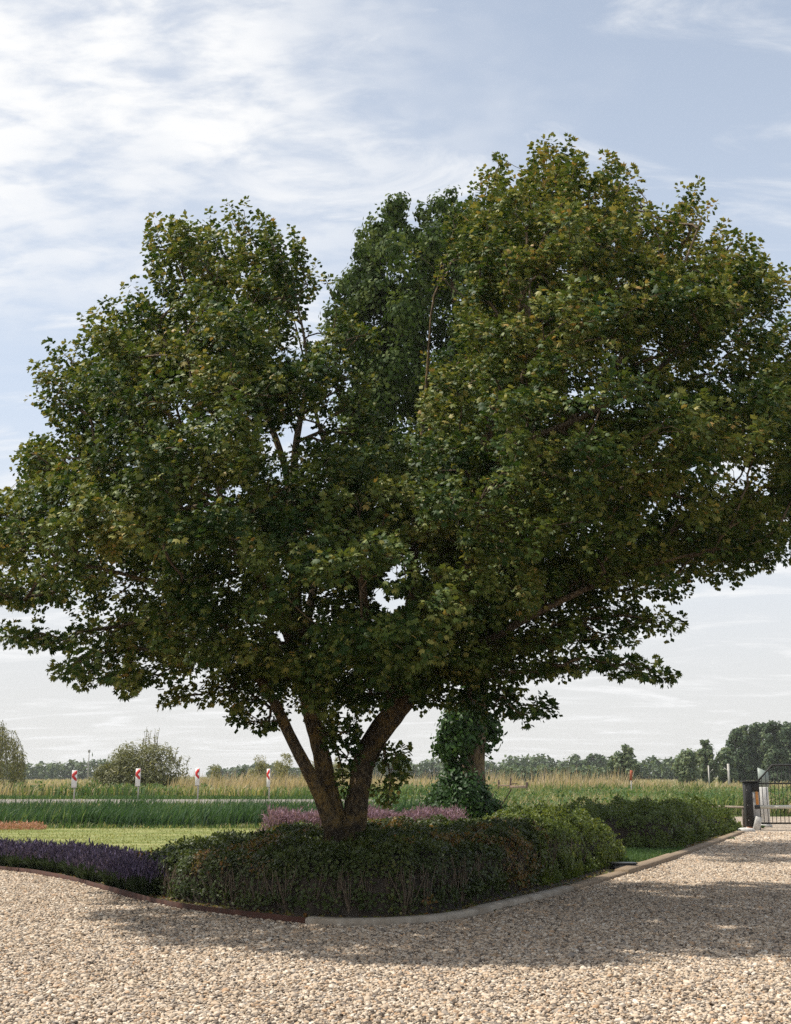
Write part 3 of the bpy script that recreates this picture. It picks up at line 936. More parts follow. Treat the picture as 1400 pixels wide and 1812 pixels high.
def build_maple():
    base = at(612, 1532, 16.3); base[2] = .06
    root = empty('maple_tree', tuple(base))
    tag(root, 'large spreading maple with three orange-lichened stems rising from the dark hedge', 'tree')
    nodes = []; par = []; rad_min = []; plen = []; ndir = []
    for li, (nm, pts) in enumerate(LIMBS):
        q = np.array([list(at(a, b, c)) + [r] for a, b, c, r in pts])
        q = bez(q)
        q[:, 3] *= .78 if li < 3 else .9
        w = np.clip(np.arange(len(q)) / 12.0, 0, 1)[:, None]
        q[:, :3] += w * .10 * np.stack([vnoise(q[:, :3], .9, 3 + k * 7.3 + li) - .5 for k in range(3)], 1)
        if li < 3:
            q[0, 2] = .05
        mb = MB().tube(q[:, :3], q[:, 3], 14 if li < 3 else 8, True, .085 if li < 3 else .06, li * 3.1)
        mb.build(nm, M['bark'] if li < 3 or li == 6 else M['bark_up'], root, True)
        start = len(nodes)
        p0 = -1
        if nodes:
            p0 = int(np.argmin(np.linalg.norm(np.array(nodes) - q[0, :3], axis=1)))
        for k in range(len(q)):
            nodes.append(q[k, :3]); par.append(p0 if k == 0 else len(nodes) - 2)
            rad_min.append(q[k, 3])
            plen.append(0 if (k == 0 and p0 < 0) else (plen[p0] if k == 0 else plen[-1] + .12))
            ndir.append(norm(q[min(k + 1, len(q) - 1), :3] - q[max(k - 1, 0), :3]))
    n_limb = len(nodes)
    # root flare that joins the stems
    tb = []
    for z, r in ((-.05, .46), (.12, .38), (.35, .325), (.6, .295), (.85, .275), (1.02, .25), (1.12, .20)):
        tb.append((base[0] - .02 + .02 * z, base[1], z, r))
    tb = resample(np.array(tb), .06)
    MB().tube(tb[:, :3], tb[:, 3], 20, True, .10, 5).build('trunk', M['bark'], root, True)
    # pruned knot on the right stem
    kc = at(633, 1382, 16.115)
    ring = np.array([kc + np.array((math.cos(a) * .036, -.004, math.sin(a) * .042)) for a in np.linspace(0, 2 * math.pi, 17)])
    kn = MB().tube(ring, .017, 8, False).build('knot', M['knotwood'], root, True)
    hb = MB().tube([kc + np.array((0, -.005, 0)), kc + np.array((0, .06, 0))], .034, 12).build('knot_hollow', M['hollow'], kn)

    # growth targets
    A = []
    n_try = 60000
    px = np.stack([R.uniform(-95, 1465, n_try), R.uniform(250, 1290, n_try)], 1)
    ok = in_poly(px, SIL)
    px = px[ok]
    e = poly_dist(px, SIL) * 16 / FPX
    keep = e > np.where(px[:, 1] < 800, .36 + .20 * R.rand(len(e)), .13 + .12 * R.rand(len(e)))
    px = px[keep]; e = e[keep]
    hd = 4.7 * np.sqrt(np.clip(1 - (1 - np.clip(e / 3.0, 0, 1)) ** 2, 0, 1)) + .25
    u = R.uniform(-1, 1, len(px))
    u = np.sign(u) * np.abs(u) ** .55                        # more growth near the outside
    hd = np.where(u > 0, hd * .85, hd)
    Yd = 15.9 + u * hd + np.clip((px[:, 1] - 1000) / 250, 0, 1) * -.3
    P = np.array([at(a, b, c) for (a, b), c in zip(px, Yd)])
    nz = vnoise(P * np.array((1, 1, 2.0)), .72, 4) * .62 + vnoise(P * np.array((1, 1, 2.0)), 1.6, 40) * .38
    keep = nz > .49
    keep &= ~ell(px, HOLES)
    keep &= ~(ell(px, THIN) & (R.rand(len(px)) < .8))
    keep &= ~(ell(px, OPEN_FRONT) & (Yd < 16.3))
    keep &= (P[:, 2] > 2.2)
    P = P[keep]; px = px[keep]
    # puffs of growth: spaced centres, each with a few growing ends close together
    order = R.permutation(len(P))
    cell = {}
    sel = []
    s = .62
    for i in order:
        c = tuple(np.floor(P[i] / s).astype(int))
        if c in cell:
            continue
        cell[c] = 1
        sel.append(i)
    A = []
    ctr0 = np.array((.2, 15.9, 6.5))
    for i in sel:
        p = P[i]
        ow = norm(p - ctr0)
        up = np.clip((p[2] - 5.5) / 4, 0, 1)
        ax = norm(ow + np.array((0, 0, .2 + .9 * up)))
        for _ in range(3):
            A.append(p + ax * R.normal(0, .06 + .22 * up) + R.normal(0, .13 - .05 * up, 3) * np.array((1.15, 1.15, .55)))
    kinds = [0] * len(A)
    # slender leaders that give the top its fingers
    rim = resample(SIL[1:115], 17)
    for (x, y) in rim:
        if y > 830 or R.rand() < .2 or (530 < x < 835 and y > 400):
            continue
        v = norm(np.array((x - 700, (y - 900) * 1.0))) + np.array((0, -.35))
        v = v / np.hypot(*v)
        Yl = 15.9 + R.normal(0, .9)
        ln = R.uniform(55, 120)
        for t in np.linspace(-1, R.uniform(-.10, .16), 7):
            A.append(at(x + v[0] * ln * t + R.normal(0, 3), y + v[1] * ln * t + R.normal(0, 3), Yl + R.normal(0, .04))); kinds.append(2)
    for (x, y) in TIPS:
        A.append(at(x, y + 6, 15.9 + R.uniform(-.8, .8))); kinds.append(1)
    for pts, y0, y1 in SPRAYS:
        q = resample(np.array(pts, float), 15)
        for k, (x, y) in enumerate(q):
            t = k / max(1, len(q) - 1)
            for rep in range(3):
                A.append(at(x + R.normal(0, 7), y + R.normal(0, 6) - 2, y0 + (y1 - y0) * t + R.normal(0, .34))); kinds.append(2)
    A = np.array(A); kinds = np.array(kinds)
    NM = 90000
    NP = np.zeros((NM, 3)); ND = np.zeros((NM, 3)); PL = np.zeros(NM)
    n = n_limb
    NP[:n] = nodes; ND[:n] = ndir; PL[:n] = plen
    par = list(par); rad_min = list(rad_min)
    d0 = np.min(np.linalg.norm(A[:, None] - NP[None, :n], axis=2), axis=1)
    order = np.argsort(d0 + R.rand(len(A)) * .25)
    ends = []
    branch_runs = []
    for i in order:
        a = A[i]
        v = a - NP[:n]
        d = np.sqrt((v * v).sum(1)) + 1e-6
        cs = (v * ND[:n]).sum(1) / d
        cost = d * (1 + .55 * (1 - cs)) + .12 * PL[:n]
        cost += np.where(PL[:n] < 1.6, 1.2, 0)
        cost += np.maximum(0, NP[:n, 2] - a[2]) * .35           # branches prefer to rise
        j = int(np.argmin(cost))
        L = d[j]
        m = max(1, int(round(L / .16)))
        c = NP[j] + ND[j] * L * (.35 if kinds[i] == 0 else .2) + (a - NP[j]) * .22 + np.array((0, 0, -.04 * L))
        t = (np.arange(1, m + 1) / m)[:, None]
        q = (1 - t) ** 2 * NP[j] + 2 * t * (1 - t) * c + t * t * a
        if m > 1:
            q[:-1] += R.normal(0, .015, (m - 1, 3))
        prev = j
        run = [j]
        for k in range(m):
            NP[n] = q[k]
            ND[n] = norm(q[k] - NP[prev]) * .8 + np.array((0, 0, .2))
            PL[n] = PL[prev] + L / m
            par.append(prev); rad_min.append(0)
            prev = n
            run.append(n)
            n += 1
        ends.append((prev, kinds[i]))
        branch_runs.append(run)
    par = np.array(par)
    # pipe-model radii
    cnt = np.zeros(n)
    for e_, _ in ends:
        cnt[e_] += 1
    for k in range(n - 1, 0, -1):
        if par[k] >= 0:
            cnt[par[k]] += cnt[k]
    rr = np.maximum(.0045 * np.sqrt(np.maximum(cnt, .6)) ** 1.05, 0)
    # branch wood: one square-ish tube per run
    Vs, Fs, o = [], [], 0
    for run in branch_runs:
        pts = NP[run]; r = np.minimum(rr[run], .026); r[0] = min(r[0], r[1] * 1.15)
        T = norm(np.gradient(pts, axis=0)) if len(pts) > 1 else np.zeros_like(pts)
        ref = np.array((.3, .5, .81))
        U = norm(np.cross(T, ref)); W = np.cross(T, U)
        ring = []
        for ca, sa in ((1, 0), (-.5, .866), (-.5, -.866)):
            ring.append(pts + (U * ca + W * sa) * r[:, None])
        V = np.stack(ring, 1).reshape(-1, 3)
        m = len(pts)
        ai = np.arange(m - 1)[:, None] * 3 + np.arange(3)[None]; bi = np.arange(m - 1)[:, None] * 3 + (np.arange(3)[None] + 1) % 3
        Fs.append(np.stack([ai, bi, bi + 3, ai + 3], -1).reshape(-1, 4) + o)
        Vs.append(V); o += len(V)
    bw = mesh_obj('branchwork', np.concatenate(Vs), np.concatenate(Fs), M['bark_up'], root, smooth=True)
    tag(bw, kind='stuff')

    # leafy shoots: every growing end carries a tuft of them
    ctr = np.array((.2, 15.9, 6.5))
    SP, SD, SL = [], [], []
    en = [e_ for e_, _ in ends]
    edge_of = dict(zip(en, poly_dist(project(NP[en]), SIL) * 16 / FPX))

    def shoot(p, d, L):
        SP.append(p); SD.append(d); SL.append(L)

    for (e_, kd), run in zip(ends, branch_runs):
        p = NP[e_]
        d = norm(NP[e_] - NP[par[e_]])
        hgt = np.clip((p[2] - 5.0) / 5.0, 0, 1)
        outw = norm(p - ctr)
        if kd == 2:
            for _ in range(2):
                d1 = norm(d + np.array((0, 0, .08)) + R.normal(0, .4, 3))
                shoot(p - d1 * .05, d1, R.uniform(.13, .24))
            continue
        if kd == 1:
            d1 = norm(np.array((0, 0, .6)) + outw * .5 + R.normal(0, .15, 3))
            shoot(p - d1 * .44, d1, R.uniform(.40, .48))
            shoot(p - d1 * .40, norm(d1 + R.normal(0, .45, 3)), .22)
            shoot(p - d1 * .20, norm(d1 + R.normal(0, .45, 3)), .16)
            continue
        ax = norm(d * .5 + outw * .5 + np.array((0, 0, .25 + .7 * hgt)))
        flat = np.array((1, 1, .30 + .6 * hgt))
        eg = edge_of[e_] if e_ in edge_of else 9
        if eg < .45 and outw[2] > -.1 and R.rand() < .55:
            d1 = norm(outw * .8 + np.array((0, 0, .7)) + R.normal(0, .25, 3))
            shoot(p, d1, min(.55, eg + R.uniform(.12, .26)))
        for k in range(TUFT):
            d1 = norm(ax * .75 + norm(R.normal(0, 1, 3)) * flat * .95 + np.array((0, 0, .12)))
            shoot(p + R.normal(0, .06, 3), d1, R.uniform(.09, .25))
    SP = np.array(SP); SD = np.array(SD); SL = np.array(SL)
    ns = len(SP)
    bend = norm(R.normal(0, 1, (ns, 3))) * .12
    sideA = norm(np.cross(SD, R.normal(0, 1, (ns, 3)))); sideB = np.cross(SD, sideA)
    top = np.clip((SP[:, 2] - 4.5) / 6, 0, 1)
    young_lit = .07 + .42 * top * np.clip((SP[:, 0] + 2.0) / 4.5, .25, 1) + .12 * np.clip(-(SP[:, 0] + 1.5) / 3, 0, 1)  # chance of pale young leaves, rising with height to paint in sunlit tops
    cl = R.normal(0, .05, ns) + .55 * (vnoise(SP, 1.9, 21) - .5) + .10 * (vnoise(SP, .5, 22) - .5)
    KM = np.maximum(2, (SL / .040).astype(int))
    LP, LT, LN, LS, LC = [], [], [], [], []
    for j in range(int(KM.max())):
        m = KM > j
        t = ((j + .6) / KM[m])[:, None]
        c = SP[m] + (SD[m] + bend[m] * t) * SL[m][:, None] * t
        side = sideA[m] if j % 2 else sideB[m]
        for sg in (-1, 1):
            q_ = len(c)
            out = norm(side * sg + SD[m] * (.35 + .5 * t) + R.normal(0, .28, (q_, 3)))
            LP.append(c + out * (.035 + .045 * (1 - t)))
            LT.append(norm(out + np.array((0, 0, -.30)) + R.normal(0, .22, (q_, 3))))
            LN.append(norm(np.array((0, 0, 1.0)) + .45 * norm(SP[m] - ctr) + R.normal(0, .28, (q_, 3))))
            LS.append(R.uniform(.055, .100, q_) * (1 - .2 * t[:, 0]))
            o_ = .265 + cl[m] + .25 * t[:, 0] + R.normal(0, .07, q_)  # lighter towards the shoot tip: young growth plus sunlight put into the tint
            LC.append(o_ + np.where(R.rand(q_) < young_lit[m] * (.5 + .8 * t[:, 0]), R.uniform(.14, .40, q_), 0))
    for _ in range(2):
        LP.append(SP + (SD + bend) * SL[:, None]); LT.append(norm(SD + R.normal(0, .4, (ns, 3)))); LN.append(norm(np.array((0, 0, 1)) + R.normal(0, .6, (ns, 3))))
        LS.append(R.uniform(.048, .080, ns)); LC.append(.5 + young_lit * .7 * R.rand(ns) + R.normal(0, .1, ns))
    LP = np.concatenate(LP); LT = np.concatenate(LT); LN = np.concatenate(LN); LS = np.concatenate(LS); LC = np.clip(np.concatenate(LC), 0, 1)
    pp = project(LP)
    k = ~ell(pp, [(a, b, c * .85, d * .85) for a, b, c, d in HOLES], 2.2)
    print('maple leaves', k.sum(), 'nodes', n, 'puffs', len(sel))
    near = LP[:, 1] < 14.8
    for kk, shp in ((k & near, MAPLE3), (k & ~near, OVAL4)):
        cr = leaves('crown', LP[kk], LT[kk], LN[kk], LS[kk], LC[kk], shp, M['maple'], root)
        tag(cr, kind='stuff')
    reparent_world(root)


build_maple()


# ================================================================== OTHER TREES AND SHRUBS
def blob_leaves(clumps, n, size, up=.35, shell=.5, seed=0, jitter=.25):
    """leaf positions on and in ellipsoid clumps [(cx,cy,cz,rx,ry,rz)], n in all"""
    C = np.array(clumps, float)
    w = (C[:, 3] * C[:, 5] + C[:, 3] * C[:, 4] + C[:, 4] * C[:, 5]); w /= w.sum()
    i = R.choice(len(C), n, p=w)
    d = norm(R.normal(0, 1, (n, 3)))
    r = 1 - R.rand(n) ** 1.2 * shell
    rad3 = C[i, 3:6]
    # lumps on each clump
    lump = .8 + .4 * vnoise(C[i, :3] + d * rad3, 2.2 / max(.2, float(C[:, 3].mean())), seed)
    P = C[i, :3] + d * rad3 * (r * lump)[:, None]
    nrm = norm(d / rad3 + np.array((0, 0, up)) + R.normal(0, jitter, (n, 3)))
    tip = norm(np.cross(nrm, R.normal(0, 1, (n, 3))) + np.array((0, 0, -.35)))
    shade = vnoise(P, 1.3 / max(.2, float(C[:, 3].mean())), seed + 20)
    return P, tip, nrm, shade


def build_poplar():
    Y = 29.0
    b = at(832, 1500, Y); b[2] = .05
    root = empty('poplar_tree', tuple(b))
    tag(root, 'tall blue-green poplar standing behind the maple with ivy on its trunk', 'tree')
    q = np.array([list(at(x, y, Y)) + [r] for x, y, r in ((832, 1505, .42), (833, 1440, .34), (836, 1340, .31), (842, 1250, .29), (848, 1150, .28), (846, 1000, .25), (835, 850, .20), (815, 650, .12), (795, 420, .03))])
    q[0, 2] = .0
    q = bez(q, .25)
    MB().tube(q[:, :3], q[:, 3], 16, True, .07, 2).build('trunk', M['poplar_bark'], root, True)
    cl = []
    anchors = [(735, 420, 70), (700, 440, 60), (660, 480, 60), (780, 410, 60), (770, 370, 40), (640, 530, 60), (612, 500, 30), (622, 545, 45), (640, 590, 55), (705, 385, 40), (650, 440, 30), (676, 410, 34), (690, 530, 90), (750, 520, 95), (820, 470, 80), (660, 610, 80), (720, 640, 100),
               (800, 600, 110), (650, 700, 75), (700, 740, 90), (780, 720, 110), (860, 560, 90), (870, 680, 100), (640, 650, 60), (840, 400, 50), (810, 380, 40), (880, 480, 80), (720, 840, 90), (800, 860, 110), (880, 800, 110),
               (680, 820, 60), (640, 760, 40), (760, 950, 80), (850, 960, 90), (920, 900, 80), (880, 1110, 40), (905, 1140, 22), (800, 1060, 60), (860, 1050, 60), (930, 620, 70), (930, 740, 80), (620, 580, 40), (640, 860, 40)]
    for (x, y, r) in anchors:
        rm = r * Y / FPX
        for k in range(8):
            p = at(x + R.normal(0, r * .40), y + R.normal(0, r * .40), Y + R.normal(0, 1.3) * (1 if r > 45 else .3))
            s = rm * R.uniform(.34, .6)
            cl.append((*p, s, s, s * R.uniform(.9, 1.35)))
    P, T, N, sh = blob_leaves(cl, 84000, .08, .25, .75, 3, .5)
    tint = np.clip(.10 + .75 * sh + R.normal(0, .17, len(P)), 0, 1)
    cr = leaves('crown', P, T, N, R.uniform(.10, .16, len(P)), tint, DIAMOND, M['poplar'], root)
    tag(cr, kind='stuff')
    for (x0, y0, x1, y1, dY, r) in ((846, 1010, 700, 780, -1.0, .10), (846, 1040, 690, 765, .6, .08), (842, 900, 930, 640, .5, .09), (838, 860, 680, 520, -.6, .08), (840, 960, 780, 620, -1.2, .08), (850, 1130, 910, 1120, -.8, .05)):
        a, c = at(x0, y0, Y), at(x1, y1, Y + dY)
        m = (a + c) / 2 + np.array((0, 0, -.25))
        l = bez(np.array([a, m, c]), .3)
        MB().tube(l, np.linspace(r, r * .25, len(l)), 7).build('limb', M['poplar_bark'], root, True)
    reparent_world(root)
    # ivy
    c = []
    for (x, y, r, dY) in ((798, 1288, 24, -.5), (788, 1308, 22, -.4), (806, 1320, 22, -.55), (820, 1286, 22, -.6), (846, 1296, 11, -.55), (866, 1280, 18, .1), (872, 1298, 12, .1), (779, 1325, 13, -.2), (795, 1340, 15, -.45),
                          (826, 1312, 20, -.6), (815, 1270, 20, -.5), (850, 1270, 14, -.3), (866, 1322, 8, -.2), (800, 1270, 15, -.4), (800, 1330, 16, -.45), (803, 1352, 9, -.5), (812, 1362, 8, -.5), (798, 1366, 9, -.4), (822, 1345, 7, -.55), (835, 1262, 10, -.5), (818, 1250, 9, -.5), (842, 1238, 8, -.5), (826, 1225, 8, -.5)):
        p = at(x, y, Y + dY); s = r * Y / FPX
        c.append((*p, s, s * .8, s))
    iv = empty('ivy', tuple(at(815, 1360, Y - .35)))
    tag(iv, 'glossy green ivy clump clinging to the poplar trunk above the bush', 'ivy')
    P, T, N, sh = blob_leaves(c, 3800, .1, .3, .8, 5, .5)
    P = P + (vnoise(P, 3.5, 8) - .5)[:, None] * .35 * N + R.normal(0, .05, P.shape)
    N[:, 1] -= .3
    leaves('foliage', P, T, N, R.uniform(.09, .17, len(P)), np.clip(.15 + .6 * sh + R.normal(0, .2, len(P)), 0, 1), OVAL, M['ivy'], iv)
    st = MB()
    for k in range(7):
        x = 800 + k * 7
        l = np.array([at(x + R.normal(0, 3), y, Y - .42) for y in (1425, 1380, 1340, 1300, 1270)])
        st.tube(l, .018, 5)
    tag(st.build('ivy_stem', M['stem'], iv), kind='stuff')
    reparent_world(iv)
    # bush at its foot
    c = []
    for (x, y, r, dY) in ((796, 1388, 28, -.7), (826, 1390, 24, -.7), (850, 1402, 22, -.6), (790, 1410, 38, -.8), (825, 1415, 40, -.9), (772, 1420, 26, -.7), (855, 1420, 26, -.7), (810, 1440, 44, -1.0), (780, 1450, 36, -.9), (850, 1445, 36, -.8), (806, 1372, 14, -.6), (868, 1425, 18, -.6),
                          (880, 1440, 22, -.5), (760, 1440, 26, -.6)):
        p = at(x, y, Y + dY); s = r * Y / FPX
        c.append((*p, s, s, s))
    bs = empty('bush', tuple(np.array((b[0] - .15, Y - .8, .03))))
    tag(bs, 'dark green ivy bush wrapped round the foot of the poplar', 'bush')
    P, T, N, sh = blob_leaves(c, 9000, .1, .3, .75, 8, .5)
    P = P + (vnoise(P, 2.8, 9) - .5)[:, None] * .5 * N + R.normal(0, .07, P.shape)
    k = P[:, 2] > .05
    P, T, N, sh = P[k], T[k], N[k], sh[k]
    leaves('foliage', P, T, N, R.uniform(.07, .13, len(P)), np.clip(.05 + .6 * sh + R.normal(0, .18, len(P)), 0, 1), OVAL, M['ivy'], bs)
    st = MB()
    for k in range(10):
        x0, z1 = R.normal(0, .2), R.uniform(.8, 1.6)
        st.tube([np.array((b[0] - .15 + x0, Y - .8, .0)), np.array((b[0] - .15 + x0 * 2, Y - .8 + R.normal(0, .2), z1 * .5)), np.array((b[0] - .15 + x0 * 3.2, Y - .8 + R.normal(0, .3), z1))], .015, 5)
    tag(st.build('stem', M['stem'], bs), kind='stuff')
    reparent_world(bs)


build_poplar()


# ------------------------------------------------------------------ hedges
def hedge(name, poly, hfun, n_leaf, mat, label, leaf=(.022, .040), w=.45, power=2.2, bare=0.0, brown=0.0, stems=0, base_tint=.35, bump=.16, seed=0, z0=.05, bumpf=2.6):
    poly = np.array(poly, float)
    c0 = poly.mean(0)
    root = empty(name, (c0[0], c0[1], z0))
    tag(root, label, 'hedge')
    mn, mx = poly.min(0) - .1, poly.max(0) + .1

    def height(q):
        d = poly_dist(q, poly)
        h = hfun(q) * (1 - np.clip(1 - d / w, 0, 1) ** power) ** (1 / power)
        q3 = np.concatenate([q, np.zeros((len(q), 1))], 1)
        return h, d, q3

    # samples on top and on the flanks, by surface area
    m = n_leaf * 6
    q = R.uniform(mn, mx, (m, 2))
    q = q[in_poly(q, poly)]
    eps = .02
    h, d, _ = height(q)
    h2, _, _ = height(q + np.array((eps, 0))); h3, _, _ = height(q + np.array((0, eps)))
    gx, gy = (h2 - h) / eps, (h3 - h) / eps
    wgt = np.sqrt(1 + np.clip(gx, -9, 9) ** 2 + np.clip(gy, -9, 9) ** 2)
    wgt *= np.where(q[:, 1] < c0[1] + (mx - mn)[1] * .5, 1.0, 1.0)
    i = R.choice(len(q), n_leaf, p=wgt / wgt.sum())
    q = q[i] + R.normal(0, .01, (n_leaf, 2)); h = h[i]; d = d[i]
    nrm = norm(np.stack([-np.clip(gx[i], -6, 6), -np.clip(gy[i], -6, 6), np.ones(n_leaf)], 1))
    P = np.stack([q[:, 0], q[:, 1], h + z0], 1)
    # steep flanks: spread the leaves down the side
    steep = d < .10
    P[steep, 2] = z0 + .03 + (P[steep, 2] - z0) * R.rand(steep.sum()) ** .8
    lump = (vnoise(P, bumpf, seed) - .5) * bump * 1.6 + (vnoise(P, bumpf * 2.6, seed + 5) - .5) * bump
    P = P + nrm * (lump - R.rand(n_leaf) ** 1.6 * .10)[:, None]
    P[:, 2] += np.where(R.rand(n_leaf) < .05, R.rand(n_leaf) * .07, 0) * (nrm[:, 2] > .6)
    rel = (P[:, 2] - z0) / np.maximum(hfun(q), .2)
    if bare:
        keep = R.rand(n_leaf) < np.clip((rel - .04) / bare, .10, 1) * (.45 + .9 * vnoise(P, 3.3, seed + 50))
        P, nrm, q, rel = P[keep], nrm[keep], q[keep], rel[keep]
    k = P[:, 2] > z0
    P, nrm, rel = P[k], nrm[k], rel[k]
    n = len(P)
    N = norm(nrm + R.normal(0, .55, (n, 3)))
    T = norm(np.cross(N, R.normal(0, 1, (n, 3))) + np.array((0, 0, .35)))
    tint = base_tint + .35 * (vnoise(P, 2.3, seed + 3) - .5) + R.normal(0, .13, n)
    if brown:
        b = vnoise(P, 1.6, seed + 77) * .7 + vnoise(P, 5, seed + 78) * .3
        isb = (b > 1 - brown) & (R.rand(n) < .75)
        tint = np.where(isb, R.uniform(.86, 1, n), tint)
    leaves('foliage', P, T, N, R.uniform(leaf[0], leaf[1], n) * 1.35, np.clip(tint, 0, 1), DIAMOND, mat, root)
    # woody inside
    st = .11
    xs = np.arange(mn[0], mx[0] + st, st); ys = np.arange(mn[1], mx[1] + st, st)
    X, Yy = np.meshgrid(xs, ys)
    g = np.stack([X.ravel(), Yy.ravel()], 1)
    ins = in_poly(g, poly); dd = poly_dist(g, poly)
    hh, _, _ = height(g)
    hh = np.where(ins & (dd > .13), hh - .13 - .05 * R.rand(len(g)), -.1)
    V = np.stack([g[:, 0], g[:, 1], z0 + hh], 1)
    nx = len(xs)
    idx = (np.arange(len(ys) - 1)[:, None] * nx + np.arange(nx - 1)[None]).ravel()
    F = np.stack([idx, idx + 1, idx + nx + 1, idx + nx], 1)
    F = F[(V[F][:, :, 2] > z0).any(1)]
    mesh_obj('twig_mass', V, F, M['twigmass'], root)
    if stems:
        mb = MB()
        bd = resample(np.vstack([poly, poly[:1]]), .02)
        bd = bd[bd[:, 1] < c0[1] + .4]
        cl = R.randint(0, len(bd), stems // 7)
        for cc in cl:
            f = bd[cc]
            inn = norm(c0 - f)
            foot = np.array((*(f + inn * R.uniform(.10, .22)), z0 - .01))
            H = hfun(np.array([f]))[0]
            for _ in range(7):
                a = R.normal(0, .24)
                tang = np.array((-inn[1], inn[0]))
                ln = H * R.uniform(.45, .85)
                mid = foot + np.array((*(tang * a * ln * .45 - inn * .05), ln * .5))
                tip = foot + np.array((*(tang * a * ln - inn * R.uniform(-.02, .08)), ln))
                mb.tube([foot, mid, tip], [R.uniform(.005, .010), .005, .003], 4, False)
        tag(mb.build('stem', M['stem'], root), kind='stuff')
    reparent_world(root)
    return root


g2 = lambda px, py, off=.0: tuple(ground(px, py)[:2])
front_poly = [g2(232, 1574), g2(255, 1586), g2(300, 1602), g2(370, 1612), g2(450, 1622), g2(540, 1629), g2(640, 1633), g2(740, 1629), g2(830, 1610), g2(900, 1592), g2(950, 1578), (2.55, 19.0), (2.4, 20.6), (.8, 20.8), (-1.4, 20.3), (-2.6, 19.6), (-3.75, 18.6), (-4.2, 18.0)]


def h_front(q):
    x = q[:, 0]
    return np.interp(x, [-4.2, -3.6, -2.6, -2.0, -1.5, -.6, .6, 1.5, 2.4], [.40, .52, .60, .63, .72, .78, .78, .80, .84]) + .05 * (q[:, 1] - 17) / 3


hedge('clipped_hedge', front_poly, h_front, 100000, M['hedge'], 'dark clipped hedge with bare brown stems surrounding the foot of the maple', (.026, .046), .55, 2.2, .22, .33, 420, .36, .14, 3)
mid_poly = [g2(955, 1577), g2(1000, 1563), g2(1045, 1550), g2(1085, 1538), g2(1100, 1530), (4.35, 22.6), (3.5, 23.6), (2.2, 23.4), (1.2, 22.0), (1.6, 20.4)]


def h_mid(q):
    lob = .10 * np.cos((q[:, 0] - 2.6) * 3.2)
    return np.interp(q[:, 0], [1, 2.2, 3.2, 3.9, 4.5], [.80, .86, .82, .74, .62]) + lob * .5


hedge('clipped_hedge', mid_poly, h_mid, 52000, M['privet'], 'bright green rounded hedge beside the concrete kerb and the sleepers', (.026, .046), .55, 2.2, 0, 0, 60, .42, .26, 13, bumpf=3.4)
back_poly = [(3.3, 26.6), (4.8, 26.5), (6.1, 26.3), g2(1225, 1495), g2(1275, 1481), g2(1312, 1471), (10.1, 36.0), (8.6, 35.2), (6.6, 32.2), (4.6, 29.8), (3.2, 28.6)]


def h_back(q):
    return np.interp(q[:, 1], [26, 29, 32, 34.5, 36], [.80, .80, .76, .68, .60])


hedge('clipped_hedge', back_poly, h_back, 56000, M['privet'], 'long olive green lumpy hedge running to the gate post', (.032, .055), .6, 2.2, 0, 0, 60, .30, .36, 23, bumpf=2.8)


def litter():
    seg = edge_s[iL:]
    P0 = resample(seg, .05)
    T = np.gradient(P0, axis=0); T /= np.linalg.norm(T, axis=1)[:, None]
    Nn = np.stack([-T[:, 1], T[:, 0]], 1)
    n = 5200
    i = R.randint(0, len(P0), n)
    q = P0[i] + Nn[i] * (.17 + np.abs(R.normal(0, .22, n)))[:, None]
    P = np.stack([q[:, 0], q[:, 1], .064 + .012 * R.rand(n)], 1)
    N = norm(R.normal(0, .35, (n, 3)) + np.array((0, 0, 1)))
    o = leaves('leaf_litter', P, np.cross(N, R.normal(0, 1, (n, 3))), N, R.uniform(.025, .06, n), np.clip(R.normal(.86, .12, n), 0, 1), OVAL4, M['hedge'])
    tag(o, 'fallen brown leaves on the soil behind the edging', 'leaves', kind='stuff')


litter()


# ------------------------------------------------------------------ lavender and other flower borders
def along(seg, n, lo, hi):
    """random points beside a ground path, offset towards the bed"""
    P = resample(np.array(seg), .05)
    T = np.gradient(P, axis=0); T /= np.linalg.norm(T, axis=1)[:, None]
    Nn = np.stack([-T[:, 1], T[:, 0]], 1)
    i = R.randint(0, len(P), n)
    return P[i] + Nn[i] * R.uniform(lo, hi, n)[:, None], i / len(P)


